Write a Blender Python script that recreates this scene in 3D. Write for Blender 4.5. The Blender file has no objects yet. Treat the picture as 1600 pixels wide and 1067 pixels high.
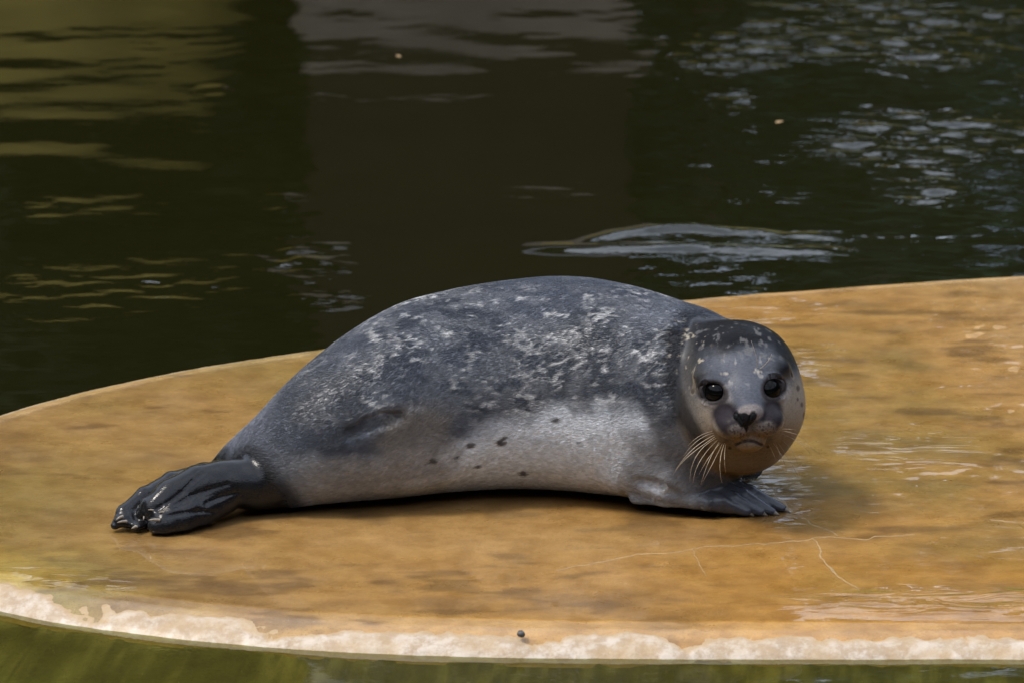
import bpy, bmesh, math, random
import numpy as np
from mathutils import Vector

random.seed(7)
RNG = np.random.default_rng(11)
scene = bpy.context.scene
COL = scene.collection

# ------------------------------------------------------------------ camera, sky, sun, exposure
cam_d = bpy.data.cameras.new('camera')
cam = bpy.data.objects.new('camera', cam_d)
COL.objects.link(cam)
cam.location = (0.0, -9.6, 2.75)
cam.rotation_euler = (math.radians(90 - 16), 0, 0)
cam_d.sensor_width = 36
cam_d.lens = 18 / 0.0927
cam_d.clip_start = 0.1
cam_d.clip_end = 2000
cam_d.dof.use_dof = True
cam_d.dof.focus_distance = 8.98
cam_d.dof.aperture_fstop = 7.1
scene.camera = cam

SUN_EL, SUN_AZ = 58, 252          # degrees; azimuth clockwise from +Y (from the left, a little from the camera's side)
world = bpy.data.worlds.new('World')
scene.world = world
world.use_nodes = True
wn = world.node_tree.nodes
wl = world.node_tree.links
wn.clear()
sky = wn.new('ShaderNodeTexSky')
sky.sky_type = 'NISHITA'
sky.sun_disc = False
sky.sun_elevation = math.radians(SUN_EL)
sky.sun_rotation = math.radians(SUN_AZ)
sky.air_density = 1.0
sky.dust_density = 2.0
sky.ozone_density = 0.6
bg = wn.new('ShaderNodeBackground')
bg.inputs['Strength'].default_value = 0.15
wo = wn.new('ShaderNodeOutputWorld')
# broken bright cloud cover over the whole sky
tc = wn.new('ShaderNodeTexCoord')
cn = wn.new('ShaderNodeTexNoise')
cn.inputs['Scale'].default_value = 2.6; cn.inputs['Detail'].default_value = 6; cn.inputs['Roughness'].default_value = .55
wl.new(tc.outputs['Generated'], cn.inputs['Vector'])
cr = wn.new('ShaderNodeMapRange'); cr.interpolation_type = 'SMOOTHSTEP'
for k_, v_ in zip(('From Min', 'From Max', 'To Min', 'To Max'), (.36, .60, .20, .95)): cr.inputs[k_].default_value = v_
wl.new(cn.outputs['Fac'], cr.inputs['Value'])
cm = wn.new('ShaderNodeMix'); cm.data_type = 'RGBA'
wl.new(cr.outputs[0], cm.inputs[0]); wl.new(sky.outputs[0], cm.inputs[6])
cm.inputs[7].default_value = (7.0, 7.6, 8.8, 1)
wl.new(cm.outputs[2], bg.inputs['Color'])
wl.new(bg.outputs[0], wo.inputs[0])

sun_d = bpy.data.lights.new('sun', 'SUN')
sun_d.energy = 1.5
sun_d.angle = math.radians(11)
sun_d.color = (1.0, 0.93, 0.82)
sun = bpy.data.objects.new('sun', sun_d)
COL.objects.link(sun)
el, az = math.radians(SUN_EL), math.radians(SUN_AZ)
sdir = Vector((math.sin(az) * math.cos(el), math.cos(az) * math.cos(el), math.sin(el)))
sun.rotation_euler = sdir.to_track_quat('Z', 'Y').to_euler()

scene.view_settings.view_transform = 'Standard'
scene.view_settings.look = 'None'
scene.view_settings.exposure = 0.82
scene.view_settings.gamma = 1.0
scene.view_settings.use_curve_mapping = False
scene.render.engine = 'CYCLES'
scene.cycles.max_bounces = 8
scene.cycles.transparent_max_bounces = 12
scene.cycles.caustics_reflective = False
scene.cycles.caustics_refractive = False
scene.cycles.use_denoising = True
scene.cycles_curves.shape = 'RIBBONS'

# ------------------------------------------------------------------ helpers
def vnoise(p, f, seed=0):
    """trilinear value noise in 0..1, p (N,3)"""
    q = p * f + 37.13 + seed * 11.7
    i = np.floor(q).astype(np.int64)
    t = q - i
    t = t * t * (3 - 2 * t)
    def h(dx, dy, dz):
        n = (i[:, 0] + dx) * 374761393 + (i[:, 1] + dy) * 668265263 + (i[:, 2] + dz) * 2147483647 + seed * 974711
        n = (n ^ (n >> 13)) * 1274126177
        n = n ^ (n >> 16)
        return (n & 0xFFFF) / 65535.0
    x0 = h(0,0,0) * (1 - t[:,0]) + h(1,0,0) * t[:,0]
    x1 = h(0,1,0) * (1 - t[:,0]) + h(1,1,0) * t[:,0]
    x2 = h(0,0,1) * (1 - t[:,0]) + h(1,0,1) * t[:,0]
    x3 = h(0,1,1) * (1 - t[:,0]) + h(1,1,1) * t[:,0]
    y0 = x0 * (1 - t[:,1]) + x1 * t[:,1]
    y1 = x2 * (1 - t[:,1]) + x3 * t[:,1]
    return y0 * (1 - t[:,2]) + y1 * t[:,2]

def fbm(p, f, seed=0, oct=4, gain=.5):
    s = 0; a = 1; n = 0
    for o in range(oct):
        s = s + a * vnoise(p, f * 2 ** o, seed + o * 5)
        n += a; a *= gain
    return s / n

def worley(p, f, seed=0):
    """distance to nearest and second nearest feature point (cell units)"""
    q = p * f + 51.7
    i = np.floor(q).astype(np.int64)
    d1 = np.full(len(p), 9.0); d2 = np.full(len(p), 9.0)
    for dx in (-1, 0, 1):
        for dy in (-1, 0, 1):
            for dz in (-1, 0, 1):
                c = i + np.array((dx, dy, dz))
                n = c[:,0] * 374761393 + c[:,1] * 668265263 + c[:,2] * 2147483647 + seed * 974711
                n = (n ^ (n >> 13)) * 1274126177; n = n ^ (n >> 16)
                ox = (n & 255) / 255.0; oy = ((n >> 8) & 255) / 255.0
                m = n * 1103515245 + 12345; m = m ^ (m >> 15)
                oz = (m & 255) / 255.0
                d = np.sqrt((c[:,0] + ox - q[:,0])**2 + (c[:,1] + oy - q[:,1])**2 + (c[:,2] + oz - q[:,2])**2)
                nd1 = np.minimum(d1, d)
                d2 = np.minimum(np.maximum(d1, d), d2)
                d1 = nd1
    return d1, d2

def ss(a, b, x):
    t = np.clip((x - a) / (b - a), 0, 1)
    return t * t * (3 - 2 * t)

def mesh_np(name, verts, faces, mat=None, parent=None, smooth=True):
    """verts (N,3), faces list of (M,k) int arrays"""
    me = bpy.data.meshes.new(name)
    if not isinstance(faces, list): faces = [faces]
    faces = [np.asarray(f) for f in faces if len(f)]
    verts = np.asarray(verts, dtype=np.float32)
    nl = sum(f.size for f in faces); nf = sum(len(f) for f in faces)
    me.vertices.add(len(verts)); me.vertices.foreach_set('co', verts.ravel())
    me.loops.add(nl); me.polygons.add(nf)
    me.loops.foreach_set('vertex_index', np.concatenate([f.ravel() for f in faces]).astype(np.int32))
    starts = []; s = 0
    for f in faces:
        starts.append(s + np.arange(len(f)) * f.shape[1]); s += f.size
    me.polygons.foreach_set('loop_start', np.concatenate(starts).astype(np.int32))
    me.polygons.foreach_set('use_smooth', np.full(nf, smooth))
    me.update(calc_edges=True)
    me.validate()
    o = bpy.data.objects.new(name, me)
    if mat: me.materials.append(mat)
    COL.objects.link(o)
    if parent: o.parent = parent
    return o

def set_color(me, name, rgb, domain='POINT'):
    a = me.attributes.new(name, 'FLOAT_COLOR', domain)
    c = np.ones((len(rgb), 4), dtype=np.float32); c[:, :3] = rgb
    a.data.foreach_set('color', c.ravel())

def set_float(me, name, v):
    a = me.attributes.new(name, 'FLOAT', 'POINT')
    a.data.foreach_set('value', np.asarray(v, dtype=np.float32))

def grid_faces(nu, nv):
    i, j = np.meshgrid(np.arange(nu - 1), np.arange(nv - 1), indexing='ij')
    a = (i * nv + j).ravel()
    return np.stack([a, a + nv, a + nv + 1, a + 1], 1)

def tag(o, label=None, cat=None, group=None, kind=None):
    if label: o['label'] = label
    if cat: o['category'] = cat
    if group: o['group'] = group
    if kind: o['kind'] = kind
    return o

def empty(name, loc=(0, 0, 0)):
    o = bpy.data.objects.new(name, None)
    COL.objects.link(o); o.location = loc
    return o

def tube(name, pts, radii, mat, parent=None, seg=6, smooth_n=0, flat=1.0):
    """one tapered tube along pts"""
    pts = [Vector(p) for p in pts]
    if smooth_n:
        P_ = np.array(pts); t = np.linspace(0, 1, len(P_)); tt = np.linspace(0, 1, smooth_n)
        if len(P_) == 3:   # quadratic Bezier
            Q = (1-tt)[:,None]**2 * P_[0] + 2*((1-tt)*tt)[:,None] * P_[1] + tt[:,None]**2 * P_[2]
        else:
            Q = np.stack([np.interp(tt, t, P_[:,k]) for k in range(3)], 1)
        radii = np.interp(tt, np.linspace(0, 1, len(radii)), radii)
        pts = [Vector(q) for q in Q]
    V, F = [], []
    for i, p in enumerate(pts):
        d = (pts[min(i+1, len(pts)-1)] - pts[max(i-1, 0)]).normalized()
        up = Vector((0, 0, 1)) if abs(d.z) < .9 else Vector((0, 1, 0))
        a = d.cross(up).normalized(); b = d.cross(a)
        for k in range(seg):
            th = 2 * math.pi * k / seg
            V.append(p + float(radii[i]) * (math.cos(th) * a + flat * math.sin(th) * b))
    for i in range(len(pts) - 1):
        for k in range(seg):
            F.append((i*seg+k, i*seg+(k+1) % seg, (i+1)*seg+(k+1) % seg, (i+1)*seg+k))
    V.append(pts[-1]); e = len(V) - 1; T = [((len(pts)-1)*seg+k, (len(pts)-1)*seg+(k+1) % seg, e) for k in range(seg)]
    return mesh_np(name, np.array(V), [np.array(F), np.array(T)], mat, parent)

class NT:
    """small node-building helper"""
    def __init__(s, name):
        s.m = bpy.data.materials.new(name); s.m.use_nodes = True
        s.t = s.m.node_tree; s.t.nodes.clear()
        s.out = s.n('ShaderNodeOutputMaterial')
    def n(s, ty, **kw):
        x = s.t.nodes.new(ty)
        for k, v in kw.items(): setattr(x, k, v)
        return x
    def set(s, node, sock, v):
        if isinstance(v, bpy.types.NodeSocket): s.t.links.new(v, node.inputs[sock])
        else: node.inputs[sock].default_value = v
    def attr(s, name, out='Color'):
        return s.n('ShaderNodeAttribute', attribute_name=name).outputs[out]
    def pos(s, scale=(1, 1, 1), rot=(0, 0, 0)):
        g = s.n('ShaderNodeTexCoord'); m = s.n('ShaderNodeMapping')
        s.t.links.new(g.outputs['Object'], m.inputs['Vector'])
        m.inputs['Scale'].default_value = scale; m.inputs['Rotation'].default_value = rot
        return m.outputs[0]
    def noise(s, vec, scale, detail=4, rough=.55, dist=0, out='Fac'):
        x = s.n('ShaderNodeTexNoise')
        s.set(x, 'Vector', vec); s.set(x, 'Scale', scale); s.set(x, 'Detail', detail)
        s.set(x, 'Roughness', rough); s.set(x, 'Distortion', dist)
        return x.outputs[out]
    def math(s, op, a, b=0.0, c=None):
        x = s.n('ShaderNodeMath', operation=op); s.set(x, 0, a); s.set(x, 1, b)
        if c is not None: s.set(x, 2, c)
        return x.outputs[0]
    def rng(s, v, a, b, c=0.0, d=1.0, smooth=True):
        x = s.n('ShaderNodeMapRange', interpolation_type='SMOOTHSTEP' if smooth else 'LINEAR')
        for k, q in zip(range(5), (v, a, b, c, d)): s.set(x, k, q)
        return x.outputs[0]
    def mix(s, f, a, b, blend='MIX'):
        x = s.n('ShaderNodeMix', data_type='RGBA', blend_type=blend)
        s.set(x, 0, f)
        for i, v in ((6, a), (7, b)):
            if isinstance(v, tuple) and len(v) == 3: v = (*v, 1)
            s.set(x, i, v)
        return x.outputs[2]
    def bump(s, h, strength=.5, dist=.002, nrm=None):
        x = s.n('ShaderNodeBump'); s.set(x, 'Height', h); s.set(x, 'Strength', strength); s.set(x, 'Distance', dist)
        if nrm is not None: s.set(x, 'Normal', nrm)
        return x.outputs[0]
    def bsdf(s, **kw):
        b = s.n('ShaderNodeBsdfPrincipled')
        for k, v in kw.items():
            k = k.replace('_', ' ')
            if isinstance(v, tuple) and len(v) == 3 and b.inputs[k].type == 'RGBA': v = (*v, 1)
            s.set(b, k, v)
        s.t.links.new(b.outputs[0], s.out.inputs[0])
        return b

def plain(name, col, rough=.6, **kw):
    t = NT(name)
    v = t.noise(t.pos(), kw.pop('nscale', 12), 5)
    c = t.mix(t.rng(v, .3, .7), tuple(x * .75 for x in col), tuple(x * 1.2 for x in col))
    t.bsdf(Base_Color=c, Roughness=rough, **kw)
    return t.m

# ------------------------------------------------------------------ materials of the setting
def water_material():
    t = NT('pool_water')
    p = t.pos((1, 1, 1))
    n1 = t.noise(t.pos((9, 22, 1)), 1.0, 3, .5)
    n2 = t.noise(t.pos((24, 46, 1)), 1.0, 2, .5)
    nb = t.bump(t.math('MULTIPLY', t.math('ADD', n1, t.math('MULTIPLY', n2, .5)), t.attr('choppy', 'Fac')), .6, .0026)
    gl = t.n('ShaderNodeBsdfGlossy'); t.set(gl, 'Color', (.95, .97, 1, 1)); t.set(gl, 'Roughness', .02); t.set(gl, 'Normal', nb)
    tr = t.n('ShaderNodeBsdfTransparent'); t.set(tr, 'Color', (.58, .58, .32, 1))
    fr = t.n('ShaderNodeFresnel'); t.set(fr, 'IOR', 1.333); t.set(fr, 'Normal', nb)
    mx = t.n('ShaderNodeMixShader')
    t.t.links.new(fr.outputs[0], mx.inputs[0]); t.t.links.new(tr.outputs[0], mx.inputs[1]); t.t.links.new(gl.outputs[0], mx.inputs[2])
    t.t.links.new(mx.outputs[0], t.out.inputs[0])
    return t.m

def film_material():
    t = NT('water_film')
    n1 = t.noise(t.pos((10, 27, 1)), 1.0, 2, .4, .9)
    nb = t.bump(t.math('MULTIPLY', n1, t.attr('choppy', 'Fac')), 1.0, .0085)
    gl = t.n('ShaderNodeBsdfGlossy'); t.set(gl, 'Color', (1, 1, 1, 1)); t.set(gl, 'Roughness', .03); t.set(gl, 'Normal', nb)
    tr = t.n('ShaderNodeBsdfTransparent'); t.set(tr, 'Color', (1, .99, .97, 1))
    fr = t.n('ShaderNodeFresnel'); t.set(fr, 'IOR', 1.35); t.set(fr, 'Normal', nb)
    mx = t.n('ShaderNodeMixShader')
    t.t.links.new(fr.outputs[0], mx.inputs[0]); t.t.links.new(tr.outputs[0], mx.inputs[1]); t.t.links.new(gl.outputs[0], mx.inputs[2])
    t.t.links.new(mx.outputs[0], t.out.inputs[0])
    return t.m

def slab_material():
    t = NT('wet_concrete')
    col = t.attr('stain')
    p = t.pos()
    n1 = t.noise(p, 16, 8, .62)
    n2 = t.noise(p, 170, 5, .6)
    n3 = t.noise(t.pos((3, 9, 1)), 2.2, 7, .6, .6)
    c = t.mix(t.rng(n1, .3, .72), col, t.mix(1.0, col, (.66, .60, .50), 'MULTIPLY'))
    c = t.mix(t.math('MULTIPLY', t.rng(n2, .48, .75), .35), c, t.mix(1.0, col, (.45, .40, .36), 'MULTIPLY'))
    c = t.mix(t.math('MULTIPLY', t.rng(n3, .52, .72), .35), c, t.mix(1.0, col, (1.35, 1.3, 1.3), 'MULTIPLY'))
    n4 = t.noise(p, 420, 3, .6)
    c = t.mix(t.math('MULTIPLY', t.rng(n4, .57, .70), .75), c, t.mix(1.0, col, (.28, .24, .20), 'MULTIPLY'))
    n5 = t.noise(t.pos((1, 3.2, 1), (0, 0, .12)), 38, 7, .7, 1.2)
    c = t.mix(t.math('MULTIPLY', t.rng(n5, .55, .70), .5), c, t.mix(1.0, col, (.50, .44, .36), 'MULTIPLY'))
    n6 = t.noise(t.pos((2.2, 1, 1), (0, 0, -.3)), 70, 6, .7, .8)
    c = t.mix(t.math('MULTIPLY', t.rng(n6, .64, .74), .55), c, (.55, .46, .32))
    rough = t.rng(t.noise(p, 9, 5), .35, .7, .26, .48)
    wetc = t.rng(t.noise(t.pos((1, 1.4, 1)), 5, 6, .6), .38, .62, .0, .20)
    h = t.math('ADD', t.math('MULTIPLY', n1, .6), t.math('MULTIPLY', n2, .4))
    t.bsdf(Base_Color=c, Roughness=rough, Specular_IOR_Level=.5, Normal=t.bump(h, .6, .003), Coat_Weight=wetc, Coat_Roughness=.2, Coat_IOR=1.33, Coat_Normal=t.bump(n1, .12, .002))
    return t.m

def crust_material():
    t = NT('lime_crust')
    p = t.pos()
    n1 = t.noise(p, 34, 9, .72)
    n2 = t.noise(t.pos((9, 9, 60)), 3.0, 5, .6)
    c = t.mix(t.rng(n1, .40, .62), (.50, .42, .33), (.33, .235, .14))
    c = t.mix(t.math('MULTIPLY', t.rng(t.noise(p, 11, 6, .6), .48, .66), .6), c, (.36, .24, .11))
    c = t.mix(t.math('MULTIPLY', t.rng(n2, .55, .75), .5), c, (.30, .23, .14))
    c = t.mix(t.math('MULTIPLY', t.attr('thin', 'Fac'), .8), c, (.36, .23, .09))
    t.bsdf(Base_Color=c, Roughness=.34, Coat_Weight=.12, Coat_Roughness=.25, Normal=t.bump(t.noise(p, 110, 9, .7), .6, .003))
    return t.m

M_WATER = water_material(); M_FILM = film_material(); M_SLAB = slab_material(); M_CRUST = crust_material()

# ------------------------------------------------------------------ platform
WATER_Z = -0.026
far_pts = np.array([(-1.26,-1.02),(-1.20,-.86),(-1.08,-.69),(-.97,-.585),(-0.8816, -0.4954),(-0.8061, -0.4069),(-0.7283, -0.3287),(-0.5674, -0.201),(-0.3448, -0.0701),(-0.1162, 0.0473),(.10,.16),(0.3319, 0.2549),(0.597, 0.3304),(0.9632, 0.4206),(1.5,.53),(2.4,.60),(3.2,.62)])
near_pts = np.array([(-1.26,-1.02),(-1.20,-1.13),(-1.08,-1.27),(-.95,-1.385),(-0.8039, -1.3675),(-0.6987, -1.4273),(-0.5958, -1.474),(-0.2949, -1.5628),(0.0, -1.5961),(0.3913, -1.6051),(0.7824, -1.6081),(1.5,-1.68),(2.4,-1.66),(3.2,-1.64)])
def curve_y(pts, x):
    # monotone-ish cubic through the outline points
    X, Y = pts[:, 0], pts[:, 1]
    m = np.gradient(Y, X)
    i = np.clip(np.searchsorted(X, x) - 1, 0, len(X) - 2)
    h = X[i+1] - X[i]; t = np.clip((x - X[i]) / h, 0, 1)
    return (2*t**3-3*t**2+1)*Y[i] + (t**3-2*t**2+t)*h*m[i] + (-2*t**3+3*t**2)*Y[i+1] + (t**3-t**2)*h*m[i+1]
xs = np.concatenate([-1.26 + .26 * np.linspace(0, 1, 40)[:-1]**2, np.linspace(-1.0, 1.0, 440)[:-1], np.linspace(1.0, 3.2, 110)])
YF, YN = curve_y(far_pts, xs), curve_y(near_pts, xs)
YF = np.maximum(YF, YN + .002)

def slab_low(p): return (fbm(p, 1.2, 3, 2) - .5) * .009
def slab_z(x, y):
    p = np.stack([x, y, x * 0], 1)
    return slab_low(p) + (fbm(p, 22, 9, 3) - .5) * .0016

rows = np.linspace(0, 1, 300)
prof = [(.010,-.0015),(.022,-.004),(.034,-.008),(.046,-.0135),(.056,-.020),(.064,-.028),(.074,-.037),(.10,-.050),(.15,-.075),(.24,-.13),(.40,-.27),(.64,-.58),(1.0,-1.15)]
def outline_n(Y, side):
    d = np.gradient(Y, xs)
    n = np.stack([-d, np.ones_like(d)], 1) * side
    return n / np.linalg.norm(n, axis=1, keepdims=True)
NF, NN = outline_n(YF, 1), outline_n(YN, -1)
# left tip: swing normals to -x
w = ss(-1.16, -1.26, xs)[:, None]
for N_ in (NF, NN):
    N_[:] = N_ * (1 - w) + w * np.array((-1, 0)); N_ /= np.linalg.norm(N_, axis=1, keepdims=True)
V = []; SV = []
for k, (o_, z_) in enumerate(reversed(prof)):
    V.append(np.stack([xs + NN[:,0]*o_, YN + NN[:,1]*o_, np.full_like(xs, z_)], 1)); SV.append(-1 - (len(prof)-k))
for r in rows:
    V.append(np.stack([xs, YN + (YF - YN) * r, np.zeros_like(xs)], 1)); SV.append(r)
for k, (o_, z_) in enumerate(prof):
    V.append(np.stack([xs + NF[:,0]*o_, YF + NF[:,1]*o_, np.full_like(xs, z_)], 1)); SV.append(2 + k)
nr = len(V)
V = np.stack(V, 0).reshape(-1, 3)
V[:, 2] += slab_z(V[:,0], V[:,1]) * np.clip(1 + V[:,2] / .05, 0, 1)
side = V[:,2] < -.028
nz_ = fbm(V, 14, 21, 5) - .5
V[:, 1] += np.where(side, nz_ * .016, 0)

def stain(V):
    x, y, z = V[:,0], V[:,1], V[:,2]
    p = V.copy(); p[:,2] *= .5
    n1 = fbm(p, 1.7, 31, 5); n2 = fbm(p * np.array((1, 1.7, 1)), 5, 32, 5); n3 = fbm(p, 1.1, 33, 3)
    ochre = np.array((.43, .245, .074)); gold = np.array((.36, .228, .084)); pale = np.array((.50, .35, .18)); olive = np.array((.24, .185, .050)); brown = np.array((.24, .14, .055))
    c = np.repeat(ochre[None], len(V), 0)
    mx = lambda c, b, f: c * (1 - f[:,None]) + b * f[:,None]
    c = mx(c, gold, ss(.1, -.7, x + (n1 - .5) * .8) * .75)
    c = mx(c, olive, ss(-.45, -.95, x + (n1 - .5) * .5) * .75 * ss(-.5, -.9, y) + ss(-.35,-.75,x) * .5 * ss(-1.15, -1.4, y + (n2-.5)*.3))
    c = mx(c, pale, np.clip(ss(.55, 1.1, x + (n1 - .5) * .9) * ss(-1.45, -.9, y) * .35, 0, 1))
    c = mx(c, brown, ss(.50, .66, n2) * .6)
    c = mx(c, olive, ss(.52, .66, n3 + (n2 - .5) * .3) * .5)
    c = mx(c, brown * .6, ss(.60, .72, fbm(p * np.array((.6, 1.6, 1)), 14, 37, 5)) * .6)
    c = mx(c, pale, ss(.56, .72, n1) * .25)
    c = mx(c, np.array((.46, .24, .05)), ss(.1, .45, x) * ss(-1.1, -1.35, y) * .6)
    # yellow algae patch at the left front corner
    a = ss(.0, .05, .16 - np.hypot((x + .88) * .75, (y + 1.33) * 1.0) + (fbm(p, 30, 34, 4) - .5) * .10)
    c = mx(c, np.array((.45, .31, .07)), a * .7)
    # under water: green-brown slime with run streaks
    q = V * np.array((26, 26, 3.0))
    s = fbm(q, 1, 35, 4)
    deep = mx(np.repeat(np.array((.12, .10, .028))[None], len(V), 0), np.array((.27, .235, .11)), ss(.42, .68, s))
    deep = mx(deep, np.array((.12, .15, .035)), ss(-.06, -.13, z) * ss(-.2, -.6, x))
    deep = mx(deep, np.array((.09, .075, .02)), ss(.52, .68, fbm(V * np.array((60, 60, 6.)), 1, 36, 3)) * .7)
    c = mx(c, deep, ss(-.022, -.030, z))
    return c
i, j = np.meshgrid(np.arange(nr - 1), np.arange(len(xs) - 1), indexing='ij')
a = (i * len(xs) + j).ravel()
F = np.stack([a, a + 1, a + 1 + len(xs), a + len(xs)], 1)
slab = mesh_np('platform', V, F, M_SLAB)
set_color(slab.data, 'stain', stain(V))
tag(slab, kind='structure')

# white lime crust: a lumpy skin along the waterline of the front nosing, thinning out to nothing at its ragged edges
def crust_strip(name, Y, N, prof_s, thick, wob, seed, x0, x1):
    sel = np.where((xs > x0) & (xs < x1))[0]
    X = np.linspace(xs[sel[0]], xs[sel[-1]], 900)
    Yi = np.interp(X, xs, Y); Nx = np.interp(X, xs, N[:,0]); Ny = np.interp(X, xs, N[:,1])
    rowsV = []
    m = len(prof_s)
    for k in range(m):
        o_, z_ = prof_s[k]
        base = np.stack([X + Nx*o_, Yi + Ny*o_, np.full_like(X, z_)], 1)
        base[:,2] += slab_z(base[:,0], base[:,1]) * np.clip(1 + base[:,2] / .05, 0, 1)
        rowsV.append(base)
    R = np.stack(rowsV, 0)
    du = np.gradient(R, axis=0); du /= np.linalg.norm(du, axis=2, keepdims=True)
    dv = np.gradient(R, axis=1); nn = np.cross(dv, du); nn /= np.linalg.norm(nn, axis=2, keepdims=True)
    nn *= np.sign(nn[..., 2:3] + .3 * (nn[..., 1:2] * np.sign(Ny.mean())))
    s = np.linspace(0, 1, m)[:, None] * np.ones((1, len(X)))
    fl = R.reshape(-1, 3)
    n1 = fbm(fl, 7, seed, 5).reshape(m, -1); n2 = fbm(fl, 38, seed + 3, 4).reshape(m, -1)
    lo = .50 + (n1 - .5) * wob * .75 + (n2 - .5) * .42
    t = thick * (np.minimum(ss(0, .22, s - lo), ss(0, .08, 1.0 - s)) * (1.3 + (n1 - .5) * 1.0 + (n2 - .5) * 1.6) - .36)
    R = R + nn * t[..., None]
    V = R.reshape(-1, 3)
    o = mesh_np(name, V, grid_faces(m, len(X)), M_CRUST, slab)
    set_float(o.data, 'thin', ss(.0022, .0002, t).ravel())
    return o
ps = []
ctrl = [(-.11, 0), (-.07, 0), (-.04, 0), (-.015, 0), (0, 0)] + prof[:7]
cx_ = np.interp(np.linspace(0, len(ctrl)-1, 46), range(len(ctrl)), [c[0] for c in ctrl])
cz_ = np.interp(np.linspace(0, len(ctrl)-1, 46), range(len(ctrl)), [c[1] for c in ctrl])
crust_strip('lime_crust', YN, NN, list(zip(cx_, cz_)), .0020, 1.2, 41, -1.1, 2.6)
ctrl = [(-.03, 0), (-.01, 0), (0, 0)] + prof[:6]
cx_ = np.interp(np.linspace(0, len(ctrl)-1, 20), range(len(ctrl)), [c[0] for c in ctrl])
cz_ = np.interp(np.linspace(0, len(ctrl)-1, 20), range(len(ctrl)), [c[1] for c in ctrl])
crust_strip('lime_rim', YF, NF, list(zip(cx_, cz_)), .0018, .6, 43, -1.1, 2.6)

# hairline cracks filled with pale lime
M_LIME = plain('lime_filling', (.44, .32, .18), .5, nscale=60)
def crack(pts, wd):
    P_ = np.array(pts); d = np.concatenate([[0], np.cumsum(np.linalg.norm(np.diff(P_, axis=0), axis=1))])
    n = int(d[-1] / .006) + 2
    u = np.linspace(0, d[-1], n)
    x = np.interp(u, d, P_[:,0]); y = np.interp(u, d, P_[:,1])
    q = np.stack([x, y, 0*x], 1)
    x = x + (fbm(q, 22, 51, 4) - .5) * .028; y = y + (fbm(q, 22, 55, 4) - .5) * .05
    t = np.stack([np.gradient(x), np.gradient(y)], 1); t /= np.linalg.norm(t, axis=1, keepdims=True)
    ww = wd * (.25 + 1.5 * fbm(np.stack([x, y, 0*x], 1), 60, 58, 3)**2) * np.sin(np.linspace(.15, math.pi - .1, n))**.4
    vs = []
    for k, hh in ((-1, -.0005), (0, .0009), (1, -.0005)):
        xx, yy = x - t[:,1]*ww*k, y + t[:,0]*ww*k
        vs.append(np.stack([xx, yy, slab_z(xx, yy) + hh], 1))
    return mesh_np('crack', np.concatenate(vs), grid_faces(3, n), M_LIME, slab)
crack([(0.4069, -0.8517), (0.4455, -0.9775), (0.4796, -1.0697), (0.5242, -1.1601)], .0032)
crack([(0.4888, -1.17), (0.4919, -1.2455), (0.5098, -1.3262), (0.5409, -1.4117)], .0030)
crack([(0.0707, -1.3166), (0.1831, -1.2585), (0.3068, -1.2063), (0.4414, -1.1733), (0.5551, -1.1601), (0.6488, -1.1435)], .0017)
crack([(0.2862, -1.2128), (0.2981, -1.2844), (0.3059, -1.3548)], .0012)

# ------------------------------------------------------------------ water film (puddles) lying on the platform
fx = np.linspace(-1.2, 1.6, 560); fy = np.linspace(-1.70, .45, 450)
FX, FY = np.meshgrid(fx, fy, indexing='ij')
x, y = FX.ravel(), FY.ravel()
p = np.stack([x, y, 0*x], 1)
yn = np.interp(x, xs, YN); yf = np.interp(x, xs, YF)
n1 = fbm(p, 6, 61, 5) - .5; n2 = fbm(p, 2.2, 63, 4) - .5
def blob(cx, cy, rx, ry):
    return 1 - np.hypot((x - cx) / rx, (y - cy) / ry)
cA = (0.6344, -1.4894); cB = (-0.0701, -1.396); cC = (-0.5535, -1.1865); cD = (0.6824, -0.6639); cE = (0.7935, -1.1368); cF = (0.549, -0.1196); cG = (-0.7332, -1.396)
wet = np.maximum.reduce([
    blob(*cA, .52, .20), blob(*cB, .40, .13), blob(*cC, .10, .12), blob(*cD, .17, .22), blob(cE[0]+.05, cE[1], .22, .22), blob(*cF, .10, .20), blob(*cG, .11, .09)]) + n1 * 1.1 + n2 * .5 + (fbm(p, 26, 65, 4) - .5) * .7
dry = ss(.35, .85, x + n2 * .5) * ss(-1.35, -1.0, y) 
wet = np.maximum(wet, .32 + n1 * .55 + n2 * .45 + (fbm(p, 26, 65, 4) - .5) * .3 - dry * .16)
wet = np.where((y < yn + .035) | (y > yf - .010), wet - 1.0, wet)
def ripple(x, y, seed, n, lam0, lam1, spread):
    r = np.random.default_rng(seed); h = 0
    for k in range(n):
        lam = lam0 * (lam1 / lam0) ** r.random(); th = math.pi / 2 + r.normal() * spread
        kk = 2 * math.pi / lam; ph = r.random() * 6.283
        h = h + lam * np.sin(kk * (x * math.cos(th) + y * math.sin(th)) + ph + 1.5 * np.sin(x * 5 * r.random() + y * 4 * r.random() + ph))
    return h / math.sqrt(n)
ampl = np.clip(.15 + 1.7 * ss(-.1, .5, blob(cA[0] + .12, cA[1] + .01, .42, .085)) + .75 * ss(0, .5, blob(*cD, .15, .17)) + .55 * ss(0, .6, blob(*cF, .08, .14)) + .35 * ss(-.2, .6, blob(cE[0] + .05, cE[1], .2, .14)) + .25 * ss(.55, .75, fbm(p, 5, 67, 3)) * ss(.2, .5, x) + 1.2 * ss(-.3, .3, blob(*cG, .14, .10)), 0, 1.8)
rip = ripple(x, y, 5, 14, .03, .10, .5) * .0020 * ampl
zf = slab_low(p) + np.where(wet > .0, .0004 + .0018 * ss(0, .16, wet), np.clip(wet, -1, 0) * .006 + .0004) + np.where(wet > 0, rip * np.clip(wet * 4, 0, 1), 0)
zf = np.where(wet < -.35, slab_z(x, y) - .006, zf)
ok = (y > yn + .002) & (y < yf - .002) & (wet > -.5)
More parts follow.
